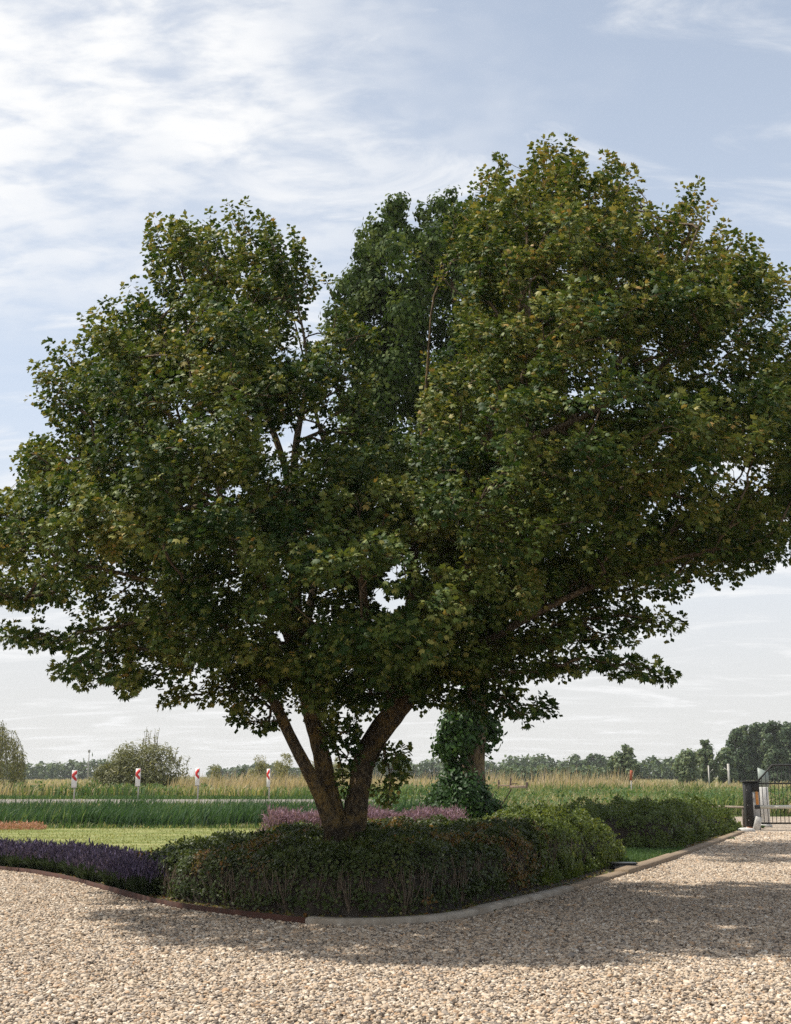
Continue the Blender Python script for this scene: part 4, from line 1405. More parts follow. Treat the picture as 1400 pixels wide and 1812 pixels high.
def lavender():
    seg = np.array([ground(*p)[:2] for p in EDGE_PX[1:8]])
    seg = smooth_line(seg, .1, 2)
    end = int(np.argmin(np.abs(seg[:, 0] + 3.55)))
    seg = seg[:end + 1]
    root = empty('lavender_border', (seg[len(seg) // 2][0], seg[len(seg) // 2][1] + .5, .05))
    tag(root, 'dense row of purple lavender behind the rusty steel edging', 'lavender')
    # individual plants give the border its mounded outline
    pc, _ = along(seg, 420, .14, .95)
    pl = []
    for p in pc:
        if all(np.hypot(*(p - o)) > .25 for o in pl):
            pl.append(p)
    pl = np.array(pl)
    n = 17000
    i = R.randint(0, len(pl), n)
    a, r = R.uniform(0, 2 * math.pi, n), np.sqrt(R.rand(n)) * .12
    F = np.zeros((n, 3)); F[:, :2] = pl[i] + np.stack([np.cos(a), np.sin(a)], 1) * r[:, None]; F[:, 2] = .05
    ln = np.stack([np.cos(a), np.sin(a), np.zeros(n)], 1) * (r * 1.5 + R.uniform(0, .08, n))[:, None]
    H = R.uniform(.18, .32, n)
    blades('foliage', F, H, ln, .016, R.rand(n), M['lavgreen'], root)
    n = 10000
    i = R.randint(0, len(pl), n)
    a, r = R.uniform(0, 2 * math.pi, n), np.sqrt(R.rand(n)) * .30
    B = np.zeros((n, 3)); B[:, :2] = pl[i] + np.stack([np.cos(a), np.sin(a)], 1) * (r * .35)[:, None]; B[:, 2] = .05
    tipx = pl[i] + np.stack([np.cos(a), np.sin(a)], 1) * r[:, None]
    H = R.uniform(.31, .46, n) * np.sqrt(np.clip(1 - (r / .42) ** 2, .2, 1)) + R.normal(0, .02, n)
    tp = np.stack([tipx[:, 0], tipx[:, 1], .05 + H], 1)
    blades('flower_stalk', B, tp[:, 2] - B[:, 2] - .02, np.concatenate([tp[:, :2] - B[:, :2], np.zeros((n, 1))], 1) * .98, .006, R.rand(n) * .6, M['lavgreen'], root)
    up = norm(np.concatenate([(tp - B)[:, :2] * .8, np.full((n, 1), .35)], 1) + R.normal(0, .1, (n, 3)))
    lo = tp - up * .05
    PP, TT, NN, SS, CC = [], [], [], [], []
    for k in range(3):
        side = norm(np.cross(up, R.normal(0, 1, (n, 3))))
        PP.append(lo + up * .02 * k); TT.append(up); NN.append(side); SS.append(R.uniform(.045, .075, n)); CC.append(np.clip(R.normal(.45, .25, n), 0, 1))
    FL = (np.array([(0, 0, 0), (.4, .20, .05), (1, 0, 0), (.4, -.20, .05)]), np.array([(0, 3, 2), (0, 2, 1)]))
    leaves('flower_spike', np.concatenate(PP), np.concatenate(TT), np.concatenate(NN), np.concatenate(SS), np.concatenate(CC), FL, M['lavflower'], root)
    reparent_world(root)


lavender()


def catmint():
    a, b = at(470, 1462, 22.5), at(825, 1462, 24.5)
    root = empty('catmint_border', ((a[0] + b[0]) / 2, 23.3, .05))
    tag(root, 'pinkish purple catmint border flowering behind the hedge and trunk', 'catmint')
    n = 5200
    t = R.rand(n)
    B = np.stack([a[0] + (b[0] - a[0]) * t, 22.4 + 2 * t + R.uniform(-.45, .45, n), np.full(n, .05)], 1)
    H = (.82 + .22 * vnoise(B * np.array((1, 1, 0)), 1.7, 9) + R.normal(0, .05, n))
    H *= np.clip(np.minimum(t, 1 - t) / .035, .45, 1) ** .5
    ln = R.normal(0, .09, (n, 3)); ln[:, 2] = 0
    blades('foliage', B, H * .86, ln, .02, R.uniform(.3, .75, n), M['grass'], root)
    tp = B + ln; tp[:, 2] += H - .10
    up = norm(np.stack([ln[:, 0], ln[:, 1], np.full(n, .3)], 1))
    P2, T2, N2 = [], [], []
    for k in range(4):
        P2.append(tp - up * (.16 - .055 * k)); T2.append(norm(up + R.normal(0, .45, (n, 3)))); N2.append(R.normal(0, 1, (n, 3)))
    leaves('flower_spike', np.concatenate(P2), np.concatenate(T2), np.concatenate(N2), R.uniform(.05, .10, n * 4), np.clip(R.normal(.5, .25, n * 4), 0, 1), SLIM, M['pinkflower'], root)
    reparent_world(root)


catmint()


def heather():
    y = 36.6
    a, b = at(-90, 1460, y), at(78, 1460, y)
    root = empty('heather_bed', ((a[0] + b[0]) / 2, y, .03))
    tag(root, 'low salmon pink flowering ground cover at the far edge of the lawn', 'flower bed')
    n = 2600
    t = R.rand(n)
    P = np.stack([a[0] + (b[0] - a[0]) * t, y + R.uniform(-.5, .5, n), np.zeros(n)], 1)
    P[:, 2] = .04 + R.rand(n) * (.14 + .14 * vnoise(P, 1.2, 2)) * np.clip((1 - t) / .06, .3, 1)
    leaves('foliage', P, norm(R.normal(0, 1, (n, 3)) + np.array((0, 0, .6))), R.normal(0, 1, (n, 3)), R.uniform(.06, .12, n), np.clip(R.normal(.5, .28, n), 0, 1), SLIM, M['heather'], root)
    reparent_world(root)


heather()


# ------------------------------------------------------------------ grasses and reeds (nobody could count them)
def field(name, n, xr, yr, hr, width, tint, mat, label, cat, lean=.3, wind=(.12, 0), zf=profile, mask=None, clump=0.0, tipz=False):
    P = np.stack([R.uniform(*xr, n), R.uniform(*yr, n), np.zeros(n)], 1)
    if mask is not None:
        P = P[mask(P)]
    if clump:
        P = P[vnoise(P, .35, 60) * .6 + vnoise(P, 1.1, 61) * .4 > clump]
    n = len(P)
    P[:, 2] = zf(P[:, 1])
    H = R.uniform(*hr, n) * (.75 + .5 * vnoise(P, .5, 31))
    if tipz:                                 # heights are levels above the garden, whatever the depth of the ditch
        H = np.maximum(H * (.72 + .5 * vnoise(P, .8, 71)) - P[:, 2], .25) * R.uniform(.65, 1.08, n)
    ln = np.stack([R.normal(wind[0], lean, n), R.normal(wind[1], lean, n), np.zeros(n)], 1) * H[:, None]
    tn = tint(P) if callable(tint) else np.clip(R.normal(tint[0], tint[1], n), 0, 1)
    o = blades(name, P, H, ln, width, tn, mat)
    return tag(o, label, cat, kind='stuff')


left_of = lambda lim: (lambda P: P[:, 0] < lim)
field('ditch_reeds', 30000, (-24, 6.0), (38.2, 46.6), (.78, 1.0), .045, lambda P: np.clip(.30 + .5 * (vnoise(P, .5, 44) - .5) + R.normal(0, .2, len(P)), 0, 1), M['reed'], 'dark green reeds filling the ditch beyond the lawn', 'reeds', .20, (.22, 0),
      mask=lambda P: P[:, 0] < 5 + R.normal(0, .8, len(P)), tipz=True)
field('lawn_grass', 26000, (-16, 4), (20, 37.6), (.03, .06), .02, (.5, .25), M['lawnblade'], 'short mown grass of the lawn', 'grass', .4, zf=lambda y: y * 0 + .03,
      mask=lambda P: in_poly(P[:, :2], np.array(lawn_poly)) & ~in_poly(P[:, :2], np.array([tuple(p) for p in edge_s[iL:]] + inner)))
field('lawn_edge_grass', 5000, (-20, 5), (36.9, 38.6), (.08, .26), .02, (.45, .25), M['grass'], 'longer uncut grass along the far edge of the lawn', 'grass', .4, zf=lambda y: y * 0 + .0)
field('dyke_grass', 14000, (-36, 6), (46.6, 52.7), (.10, .26), .04, (.42, .18), M['grass'], 'green verge grass in front of the road', 'grass', .35)
field('road_verge_grass', 15000, (-42, 30), (62.1, 66), (.10, .26), .05, (.28, .14), M['grass'], 'short green grass on the far verge of the road', 'grass', .35)
field('verge_weeds', 34000, (-50, 30), (64.8, 82), (.50, 1.0), .07, lambda P: np.clip(.50 + .9 * (vnoise(P, .22, 5) - .42) + .4 * (vnoise(P, .9, 6) - .5) + R.normal(0, .14, len(P)), 0, 1), M['grass'],
      'mixed green and straw coloured weeds beyond the road', 'weeds', .3)
field('dry_reeds', 20000, (-60, 60), (84, 120), (.60, 1.15), .08, (.45, .25), M['straw'], 'dry beige reeds standing low in the far field', 'reeds', .14, clump=.40)
field('dry_reeds', 7500, (-4, 16), (74, 92), (1.0, 2.1), .045, (.5, .3), M['straw'], 'pale plumed reeds seen between the maple stems and the poplar', 'reeds', .12, clump=.45)
field('dry_reeds', 3500, (-14, -4), (72, 86), (1.0, 1.9), .05, (.5, .25), M['straw'], 'pale plumed reeds around the bushes behind the last road markers', 'reeds', .10, clump=.46)
meadow_z = lambda y: np.interp(y, [39, 52, 62, 70], [-.1, .15, .15, .05])
meadow_ok = lambda P: ~((P[:, 0] > 9.3) & (P[:, 1] < 49)) & (P[:, 0] > 3 + R.normal(0, 1, len(P)))
field('tall_meadow', 56000, (1.0, 40), (39, 70), (.50, 1.05), .04,
      lambda P: np.clip(.92 - .022 * np.clip(P[:, 0] - 6, 0, 12) + 1.1 * (vnoise(P, .16, 15) - .5) + .6 * (vnoise(P, .7, 16) - .5) + R.normal(0, .16, len(P)), 0, 1), M['grass'],
      'tall meadow grass mixing straw and green behind the hedges', 'meadow', .36, (.2, 0), zf=meadow_z, mask=meadow_ok)
field('far_meadow', 26000, (-120, 140), (120, 300), (.5, 1.1), .18, (.84, .12), M['grass'], 'pale straw coloured far meadow', 'meadow', .2)
field('grass_patch', 7500, (4.0, 6.6), (22.2, 26.4), (.07, .15), .012, (.24, .12), M['grass'], 'small green grass patch between the two hedges and the sleeper', 'grass', .4, zf=lambda y: y * 0 + .05,
      mask=lambda P: in_poly(P[:, :2], np.array(lawn_poly)) & (poly_dist(P[:, :2], np.array(lawn_poly)) > .2))


def herbs(name, xr, yr, n_cl, hr, label, zf, tint, mask=None, seed=0, leaf=(.07, .15), thr=.5, per=26):
    """leafy weeds: many small clumps of broad leaves"""
    C = np.stack([R.uniform(*xr, n_cl), R.uniform(*yr, n_cl), np.zeros(n_cl)], 1)
    if mask is not None:
        C = C[mask(C)]
    C = C[vnoise(C, .28, seed) * .6 + vnoise(C, .9, seed + 1) * .4 > thr]
    H = R.uniform(*hr, len(C))
    i = np.repeat(np.arange(len(C)), per)
    n = len(i)
    P = C[i] + R.normal(0, .17, (n, 3)) * np.array((1, 1, 0))
    P[:, 2] = zf(P[:, 1]) + H[i] * R.uniform(.25, 1.0, n)
    N = norm(R.normal(0, .5, (n, 3)) + np.array((0, -.2, 1)))
    T = norm(R.normal(0, 1, (n, 3)) + np.array((0, 0, -.25)))
    o = leaves(name, P, T, N, R.uniform(*leaf, n), np.clip(R.normal(tint, .14, n) + .2 * (vnoise(P, .6, seed + 4) - .5), 0, 1), DIAMOND, M['grass'])
    return tag(o, label, 'weeds', kind='stuff')


herbs('leafy_weeds', (3, 22), (40, 66), 2600, (.45, .95), 'bright green leafy weeds growing among the meadow grass', meadow_z, .36, lambda P: meadow_ok(P) & (R.rand(len(P)) < np.clip((P[:, 0] - 4) / 9, .12, 1)), 90, (.08, .17), .52)
herbs('leafy_weeds', (-45, 6), (65.5, 78), 2400, (.5, .95), 'green leafy weeds growing beyond the road verge', profile, .36, None, 120, (.10, .22), .47)
herbs('leafy_weeds', (-1, 9), (38.5, 50), 900, (.4, .95), 'olive green undergrowth behind the catmint and poplar', lambda y: np.interp(y, [38, 41, 46, 50], [0, -.2, -.1, .2]), .42, None, 150, (.07, .14), .42)


# ------------------------------------------------------------------ far trees and bushes
def tree(name, px, base_y, top_y, half_w, Y, label, mat, tint=(.45, .18), n=2600, leaf=(.3, .6), lobes=9, group=None, cat='tree', trunk=True, shape='round', gz=None, up=.4, bottom=.12, shape_leaf=DIAMOND):
    zb = float(profile(np.array([Y]))[0]) if gz is None else gz
    b = at(px, base_y, Y); b[2] = zb
    top = at(px, top_y, Y)[2]
    hw = half_w * Y / FPX
    H = top - zb
    root = empty(name, tuple(b))
    tag(root, label, cat, group)
    cl = []
    for k in range(lobes):
        t = (k + .5) / lobes
        z = zb + H * (bottom + (1 - bottom) * t)
        if shape == 'round':
            w = hw * math.sqrt(max(.05, 1 - (2 * t - .85) ** 2 * .75))
        elif shape == 'dome':
            w = hw * math.sqrt(max(.04, 1 - t * t))
        else:
            w = hw * (1 - .35 * t)
        for j in range(3):
            s = w * R.uniform(.42, .62)
            cl.append((b[0] + R.uniform(-1, 1) * (w - s * .7), Y + R.uniform(-1, 1) * (w - s * .7), min(z + R.normal(0, H * .03), top - s * .55), s, s, s * R.uniform(.75, 1.05)))
    P, T, N, sh = blob_leaves(cl, n, .3, up, .5, px * .1, .35)
    k = P[:, 2] > zb + .05
    P, T, N, sh = P[k], T[k], N[k], sh[k]
    leaves('crown', P, T, N, R.uniform(*leaf, len(P)), np.clip(tint[0] + .7 * (sh - .5) + R.normal(0, tint[1], len(P)), 0, 1), shape_leaf, mat, root)
    if trunk:
        r = max(.05, hw * .06)
        mb = MB().tube([np.array((b[0], Y, zb - .1)), np.array((b[0] + hw * .03, Y, zb + H * .45)), np.array((b[0] - hw * .03, Y, zb + H * .85))], [r, r * .7, r * .2], 7)
        for k in range(4):
            a = k * 1.7 + px
            z0_ = zb + H * (.3 + .1 * k)
            mb.tube([np.array((b[0], Y, z0_)), np.array((b[0] + math.cos(a) * hw * .55, Y + math.sin(a) * hw * .55, z0_ + H * .2))], [r * .5, r * .15], 5)
        mb.build('trunk', M['greybark'], root)
    reparent_world(root)
    return root


FT = M['farleaf']
G1 = 'tall trees beyond the gate'
tree('far_tree', 1108, 1375, 1318, 22, 190, 'rounded lone tree standing clear of the wood beyond the meadow', FT, (.62, .16), 2600, (.35, .7), 9)
tree('far_tree', 1086, 1376, 1338, 12, 192, 'low tree touching the left of the rounded lone tree', FT, (.55, .16), 1100, (.3, .6), 6)
tree('far_tree', 1218, 1378, 1326, 24, 170, 'pale green broad tree beside the two slender poles', FT, (.62, .16), 2600, (.35, .65), 8)
tree('far_tree', 1252, 1378, 1311, 20, 175, 'taller upright tree between the pale broad tree and the tall wood', FT, (.60, .15), 2600, (.35, .65), 9)
tree('far_tree', 1284, 1378, 1322, 20, 180, 'bushy tree at the foot of the tall wood beyond the gate', FT, (.50, .16), 2200, (.35, .65), 8)
for k, (x, t, h) in enumerate(((1306, 1290, 22), (1330, 1284, 24), (1352, 1280, 24), (1374, 1276, 24), (1396, 1279, 24), (1424, 1281, 26), (1455, 1285, 26))):
    tree('tall_poplar', x, 1380, t, h, 196 + (k % 3) * 6, 'tall dense dark green tree in the block of trees beyond the gate', FT, (.36, .16), 5200, (.35, .65), 14, G1, shape='tall', bottom=.02)
tree('far_tree', 1022, 1372, 1336, 20, 330, 'dark clump tree rising above the distant wood', FT, (.35, .14), 1300, (.6, 1.1), 6)
tree('far_tree', 1052, 1372, 1334, 20, 335, 'second dark clump tree rising above the distant wood beside the lone tree', FT, (.35, .14), 1300, (.6, 1.1), 6)


def wood(name, x0, x1, top, Y, n, label, amp=8):
    """a far wood that reads as one mass"""
    cl = []
    x = x0
    while x < x1:
        t = top(x) + R.uniform(-amp, amp) * .5
        p = at(x, t, Y + R.uniform(-15, 15))
        w = R.uniform(9, 18) * Y / FPX
        cl.append((p[0], p[1], p[2] * .5, w, w, p[2] * .55))
        x += R.uniform(6, 13)
    P, T, N, sh = blob_leaves(cl, n, .8, .4, .35, Y * .01, .35)
    k = P[:, 2] > 0
    P, T, N, sh = P[k], T[k], N[k], sh[k]
    o = leaves(name, P, T, N, R.uniform(.9, 1.9, len(P)) * Y / 420, np.clip(.40 + .6 * (sh - .5) + R.normal(0, .14, len(P)), 0, 1), DIAMOND, FT)
    tag(o, label, 'wood', kind='stuff')


wood('distant_wood', -320, 215, lambda x: 1348 + 3 * math.sin(x * .03), 440, 9000, 'dark distant wood on the horizon beside the weeping willow')
wood('distant_wood', 380, 640, lambda x: 1356 + 4 * math.sin(x * .05), 520, 5000, 'faint distant wood seen behind the four road markers')
wood('distant_wood', 640, 1130, lambda x: 1343 + 5 * math.sin(x * .045), 400, 9000, 'distant wood on the horizon behind the poplar trunk')
wood('distant_wood', 1120, 1240, lambda x: 1348 - (x - 1120) * .12, 330, 3200, 'darker distant wood behind the lone tree and the slender poles')
wood('distant_wood', 1400, 1760, lambda x: 1318, 330, 5000, 'distant wood beyond the tall block of trees')
wood('low_scrub', 900, 1100, lambda x: 1357, 230, 4200, 'paler green scrub in front of the distant wood', 4)

# bushes beyond the road
WL = M['willow']
tree('willow_bush', 258, 1392, 1318, 88, 80, 'broad olive green willow bush behind the road markers', WL, (.34, .2), 15000, (.18, .38), 9, None, 'bush', True, 'dome', bottom=.02, shape_leaf=SLIM)
tree('willow_bush', 190, 1392, 1350, 40, 78, 'low olive brown flank bush beside the broad willow bush', WL, (.30, .2), 4500, (.16, .34), 6, None, 'bush', True, 'dome', bottom=.02, shape_leaf=SLIM)
tree('willow_bush', 378, 1388, 1352, 24, 92, 'small pale green bush between the broad willow bush and a road marker', WL, (.60, .2), 1800, (.16, .3), 6, None, 'bush', True, 'dome', bottom=.02, shape_leaf=SLIM)
tree('round_bush', 428, 1384, 1359, 13, 130, 'small dark round bush standing alone in the dry grass', FT, (.50, .16), 800, (.2, .4), 5, None, 'bush', True, 'dome', bottom=.02)
tree('willow_bush', 458, 1388, 1336, 22, 96, 'pale loose willow bush behind the last road marker', WL, (.75, .18), 1900, (.16, .3), 7, None, 'bush', True, 'round', bottom=.1, shape_leaf=SLIM)
tree('willow_bush', 500, 1388, 1332, 24, 92, 'tall pale willow bush just left of the maple stems', WL, (.72, .18), 2200, (.16, .3), 7, None, 'bush', True, 'round', bottom=.1, shape_leaf=SLIM)
tree('willow_bush', 545, 1388, 1345, 24, 98, 'grey green bush half hidden by the maple stems', WL, (.60, .18), 1800, (.16, .3), 6, None, 'bush', True, 'dome', bottom=.05, shape_leaf=SLIM)
tree('willow_bush', 600, 1388, 1338, 30, 110, 'pale bush seen through the gap between the maple stems', WL, (.7, .18), 1800, (.18, .34), 6, None, 'bush', True, 'dome', bottom=.05, shape_leaf=SLIM)
# loose upright shoots on the broad bush
def whips():
    root = [o for o in COL.objects if o.name == 'willow_bush'][0]
    l = root.location
    P, T = [], []
    mb = MB()
    for k in range(46):
        x = R.uniform(205, 330)
        y0 = 1312 + abs(x - 262) * .55 + R.uniform(5, 25)
        y1 = y0 - R.uniform(14, 42) * (1 - abs(x - 270) / 140)
        a, b = at(x, y0, 80 + R.normal(0, 1)), at(x + R.normal(0, 6), y1, 80 + R.normal(0, 1))
        mb.tube([a, b], [.02, .008], 4, False)
        for j in range(16):
            P.append(a + (b - a) * R.rand()); T.append(norm(R.normal(0, 1, 3) + np.array((0, 0, .6))))
    off = np.array(l)
    P = np.array(P) - off
    wl = leaves('whip_leaf', P, np.array(T), R.normal(0, 1, (len(P), 3)), R.uniform(.12, .26, len(P)), np.clip(R.normal(.55, .2, len(P)), 0, 1), SLIM, WL, root)
    mb.V = [v - off for v in mb.V]
    tag(wl, kind='stuff')
    tag(mb.build('whip', M['greybark'], root), kind='stuff')


whips()


def weeping_willow():
    Y = 70.0
    b = at(-70, 1385, Y); b[2] = .08
    root = empty('weeping_willow', tuple(b))
    tag(root, 'pale weeping willow with hanging branches beyond the road', 'tree')
    P, T = [], []
    mb = MB()
    tr = MB().tube([b, b + np.array((.1, 0, 2.2)), b + np.array((.5, 0, 4.4))], [.38, .3, .18], 9, True, .06)
    for k in range(260):
        a = R.uniform(0, 2 * math.pi); r = R.uniform(.25, 1) ** .7 * 3.55
        c = np.array((b[0] + math.cos(a) * r, Y + math.sin(a) * r, b[2] + 5.3 * math.sqrt(max(.04, 1 - (r / 4.1) ** 2)) + R.normal(0, .25)))
        if k < 26:
            tr.tube([b + np.array((.3, 0, 3.0 + .05 * k)), (b + c) / 2 + np.array((0, 0, 1.1)), c - np.array((0, 0, .25))], [.09, .05, .012], 5, False)
        L = R.uniform(1.0, 3.2) * (.55 + .45 * r / 3.5)
        dr = np.array((math.cos(a), math.sin(a), 0)) * R.uniform(.1, .45)
        pts = np.array([c + dr * t - np.array((0, 0, L * t ** 1.3)) for t in np.linspace(0, 1, 7)])
        pts = pts[pts[:, 2] > .9]
        if len(pts) < 3:
            continue
        mb.tube(pts, .010, 3, False)
        m = int(L * 34)
        q = resample(pts, .05)
        for j in range(m):
            P.append(q[R.randint(len(q))] + R.normal(0, .09, 3)); T.append(norm(np.array((0, 0, -1.2)) + R.normal(0, .6, 3)))
    P = np.array(P)
    leaves('crown', P, np.array(T), R.normal(0, 1, (len(P), 3)), R.uniform(.12, .24, len(P)), np.clip(.55 + R.normal(0, .22, len(P)), 0, 1), SLIM, WL, root)
    mb.build('hanging_branch', M['greybark'], root)
    tr.build('trunk', M['greybark'], root, True)
    reparent_world(root)


weeping_willow()
tree('round_bush', 22, 1386, 1352, 7, 85, 'narrow dark shrub under the weeping willow', FT, (.5, .16), 500, (.16, .3), 5, None, 'bush', False, 'tall', bottom=.02)


# ================================================================== SMALL THINGS
# road bend markers: white panel with a red chevron pointing left, on a short post
def marker(px, top, bot, Y, yaw, label):
    t, bb = at(px, top, Y), at(px, bot, Y)
    zt, zb = t[2], bb[2]
    gz = float(profile(np.array([Y]))[0])
    root = empty('bend_marker', (t[0], Y, gz))
    root.rotation_euler = (0, 0, yaw)
    H = zt - zb; W = .27
    cz = (zt + zb) / 2 - gz
    MB().box((0, 0, cz), (W, .03, H), 0, .008).build('panel', M['markerwhite'], root)
    MB().tube([(.03, .045, -.1), (.03, .045, zb - gz + H * .8)], .038, 10).build('post', M['postgrey'], root, True)
    # chevron as a thin plate on the panel
    h0 = cz + H * .5
    def pt(u, v): return (W * (u - .5) * .97, h0 - H * v)
    poly = [pt(.98, .02), pt(.98, .19), pt(.50, .335), pt(.98, .48), pt(.98, .62), pt(.70, .60), pt(.02, .42), pt(.02, .24), pt(.60, .04)]
    V = np.array([(x, -.0155, z) for x, z in poly] + [(x, -.021, z) for x, z in poly])
    n = len(poly)
    from mathutils.geometry import tessellate_polygon
    F3 = np.array(tessellate_polygon([[Vector((x, z, 0)) for x, z in poly]]))
    mb = MB(); mb.raw(V, F3 + n)
    mb.F4.append(np.array([(k, (k + 1) % n, n + (k + 1) % n, n + k) for k in range(n)]))
    mb.build('chevron', M['markerred'], root)
    MB().box((0, -.0, zb - gz - .012), (W * .8, .034, .02)).build('bottom_clip', M['blackplastic'], root)
    tag(root, label, 'road marker', 'road bend markers')


marker(132.5, 1363, 1394, 60.5, rad(4), 'white and red chevron road marker before the distant wood left of the willow bush')
marker(245, 1360, 1391.5, 60.8, rad(-14), 'white and red chevron road marker in front of the broad willow bush')
marker(350, 1359, 1390, 61.2, rad(-28), 'white and red chevron road marker beside the small pale bush')
marker(475.5, 1360.5, 1392.5, 62.0, rad(-46), 'narrow turned white and red chevron road marker closest to the maple stems')

# gate post
GY = 37.0
def gp(px, py, y=GY): return at(px, py, y)
pxm = 37.0 / FPX                      # metres per photo pixel at the gate
pb = gp(1330, 1466)
root = empty('gate_post', (pb[0], GY, 0))
x0 = gp(1318.5, 1430)[0] - pb[0]; x1 = gp(1331, 1430)[0] - pb[0]; x2 = gp(1344, 1430)[0] - pb[0]
zt = gp(1330, 1384)[2]
MB().box(((x0 + x1) / 2, 0, zt / 2 + .05), (x1 - x0, .26, zt - .10), 0, .01).build('black_panel', M['blacksteel'], root)
MB().box(((x1 + x2) / 2 + .005, .03, zt * .40), (x2 - x1 - .02, .20, zt * .80), 0, .01).build('column', M['greymetal'], root)
MB().box(((x1 + x2) / 2 + .005, .02, zt * .90), (x2 - x1 - .02, .23, zt * .20 - .01), 0, .01).build('hinge_box', M['blacksteel'], root)
MB().box(((x0 + x2) / 2, 0, zt + .015), (x2 - x0 + .10, .34, .04), 0, .01).build('cap', M['blacksteel'], root)
zo0, zo1 = gp(1338, 1424)[2], gp(1338, 1401)[2]
MB().box((x2 - .075, -.075, (zo0 + zo1) / 2), (.09, .012, zo1 - zo0), 0, .003).build('reflector', M['orange'], root)
MB().box((x1 + .045, -.076, zo0 + (zo1 - zo0) * .72), (.06, .010, .16), 0, .003).build('white_sticker', M['whiteboard'], root)
MB().box(((x1 + x2) / 2 - .03, -.16, .20), (.20, .10, .42), 0, .01, 0, rad(16)).build('foot', M['whitestone'], root)
for z in (.30, .75, 1.2):
    MB().tube([(x0 + .05, -.132, z), (x0 + .05, -.145, z)], .012, 8).build('bolt', M['greymetal'], root)
tag(root, 'black gate post with grey column, orange reflector and flat cap', 'gate post')

# gate leaf
root = empty('steel_gate', (gp(1347, 1460)[0], GY + .05, 0))
gx = root.location[0]
zbot, zmid, ztop, zlow = gp(1400, 1457)[2], gp(1400, 1386.5)[2], gp(1400, 1354)[2], gp(1400, 1428)[2]
xk = gp(1367, 1354)[0] - gx
LEN = 3.3
xl = 0.0
BS = M['blacksteel']
MB().box((xl, 0, (zbot + zmid) / 2 + .03), (.06, .06, zmid - zbot + .10), 0, .006).build('stile', BS, root)
MB().box((LEN, 0, (zbot + ztop) / 2), (.06, .06, ztop - zbot), 0, .006).build('stile', BS, root)
MB().box((LEN / 2 + .005, 0, zbot), (LEN - .07, .05, .05), 0, .006).build('bottom_rail', BS, root)
MB().box((LEN / 2 + .005, 0, zmid), (LEN - .07, .045, .045), 0, .006).build('middle_rail', BS, root)
MB().tube([(xl, 0, zmid + .06), (xk, 0, ztop), (LEN, 0, ztop)], .028, 8).build('top_rail', BS, root)
nb = int(LEN / .128)
bars_proto = {}
for k in range(1, nb + 1):
    x = k * .128
    if x > LEN - .05:
        break
    zt_ = ztop if x > xk else zmid + .06 + (ztop - zmid - .06) * x / xk
    key = round(zt_, 2)
    if key not in bars_proto:
        bars_proto[key] = MB().tube([(0, 0, zbot), (0, 0, zt_)], .0105, 6).build('bar', BS, root)
        bars_proto[key].location = (x, 0, 0)
    else:
        c = bars_proto[key].copy(); COL.objects.link(c); c.parent = root; c.location = (x, 0, 0)
bb = MB().tube([(-.02, -.09, zlow), (LEN, -.09, zlow)], .055, 12).build('barrier_bar', M['whitebar'], root, True)
MB().box((-.10, -.09, zlow), (.17, .11, .11), 0, .01).build('end_cap', M['blackplastic'], bb)
tag(root, 'black steel bar gate with sloping top rail and pale barrier bar', 'gate')

# boards behind the gate
o_root = empty('white_post', (gp(1354.5, 1452, 39)[0], 39, 0))
w = 15.5 * 39 / FPX
hz = at(1354, 1393, 39)[2]
MB().box((0, 0, hz / 2), (w, .12, hz), 0, .01).build('shaft', M['whiteboard'], o_root)
MB().box((0, -.01, .04), (w + .08, .20, .10), 0, .01).build('footing', M['whitestone'], o_root)
tag(o_root, 'wide white painted post standing just behind the gate', 'post')
o_root = empty('pale_board', (at(1352, 1400, 41)[0], 41, 0))
za, zb_ = at(1352, 1393, 41)[2], at(1352, 1360, 41)[2]
V = np.array([(-.16, 0, za), (.20, 0, za), (.20, 0, zb_ - .12), (-.16, 0, zb_ + .03), (-.16, .03, za), (.20, .03, za), (.20, .03, zb_ - .12), (-.16, .03, zb_ + .03)])
mb = MB(); mb.raw(V, np.array([(0, 1, 2, 3), (7, 6, 5, 4), (0, 4, 5, 1), (1, 5, 6, 2), (2, 6, 7, 3), (3, 7, 4, 0)]))
mb.build('panel', M['palegreen'], o_root)
MB().tube([(0.0, .05, 0), (0.0, .05, zb_ - .1)], .03, 8).build('post', M['postgrey'], o_root)
tag(o_root, 'pale green slanted board on a post behind the gate', 'board')
# low rail beside the post
a, b = at(1268, 1428, 38.5), at(1321, 1428, 37.4)
o_root = empty('guard_rail', (float((a[0] + b[0]) / 2), 38, 0))
l = np.array(o_root.location)
d = norm(b - a); L = float(np.linalg.norm(b - a)) + .3
MB().box((a + b) / 2 - l, (L, .10, .07), math.atan2(d[1], d[0]), .008).build('rail', M['plank'], o_root)
for t in (.1, .9):
    p = a + (b - a) * t - l
    MB().box((p[0], p[1] + .02, p[2] / 2 - .02), (.08, .08, p[2] - .03), 0, .006).build('post', M['greybark'], o_root)
tag(o_root, 'low grey rail running from the gate post behind the hedge', 'rail')
# broken clay, a pale stone and weeds by the post
def stone(name, px, py, s, mat, label, cat, seed):
    p = ground(px, py)
    u = np.linspace(0, math.pi, 7); v = np.linspace(0, 2 * math.pi, 10, endpoint=False)
    V = np.array([(math.sin(a) * math.cos(c), math.sin(a) * math.sin(c), math.cos(a)) for a in u for c in v])
    V = np.sign(V) * np.abs(V) ** .7 * np.array(s)
    V *= (.8 + .4 * vnoise(V, 5, seed))[:, None]
    a = (np.arange(6)[:, None] * 10 + np.arange(10)[None]); b = (np.arange(6)[:, None] * 10 + (np.arange(10)[None] + 1) % 10)
    o = mesh_obj(name, V, np.stack([a, a + 10, b + 10, b], -1).reshape(-1, 4), mat)
    o.location = (p[0], p[1], s[2] * .6)
    tag(o, label, cat)


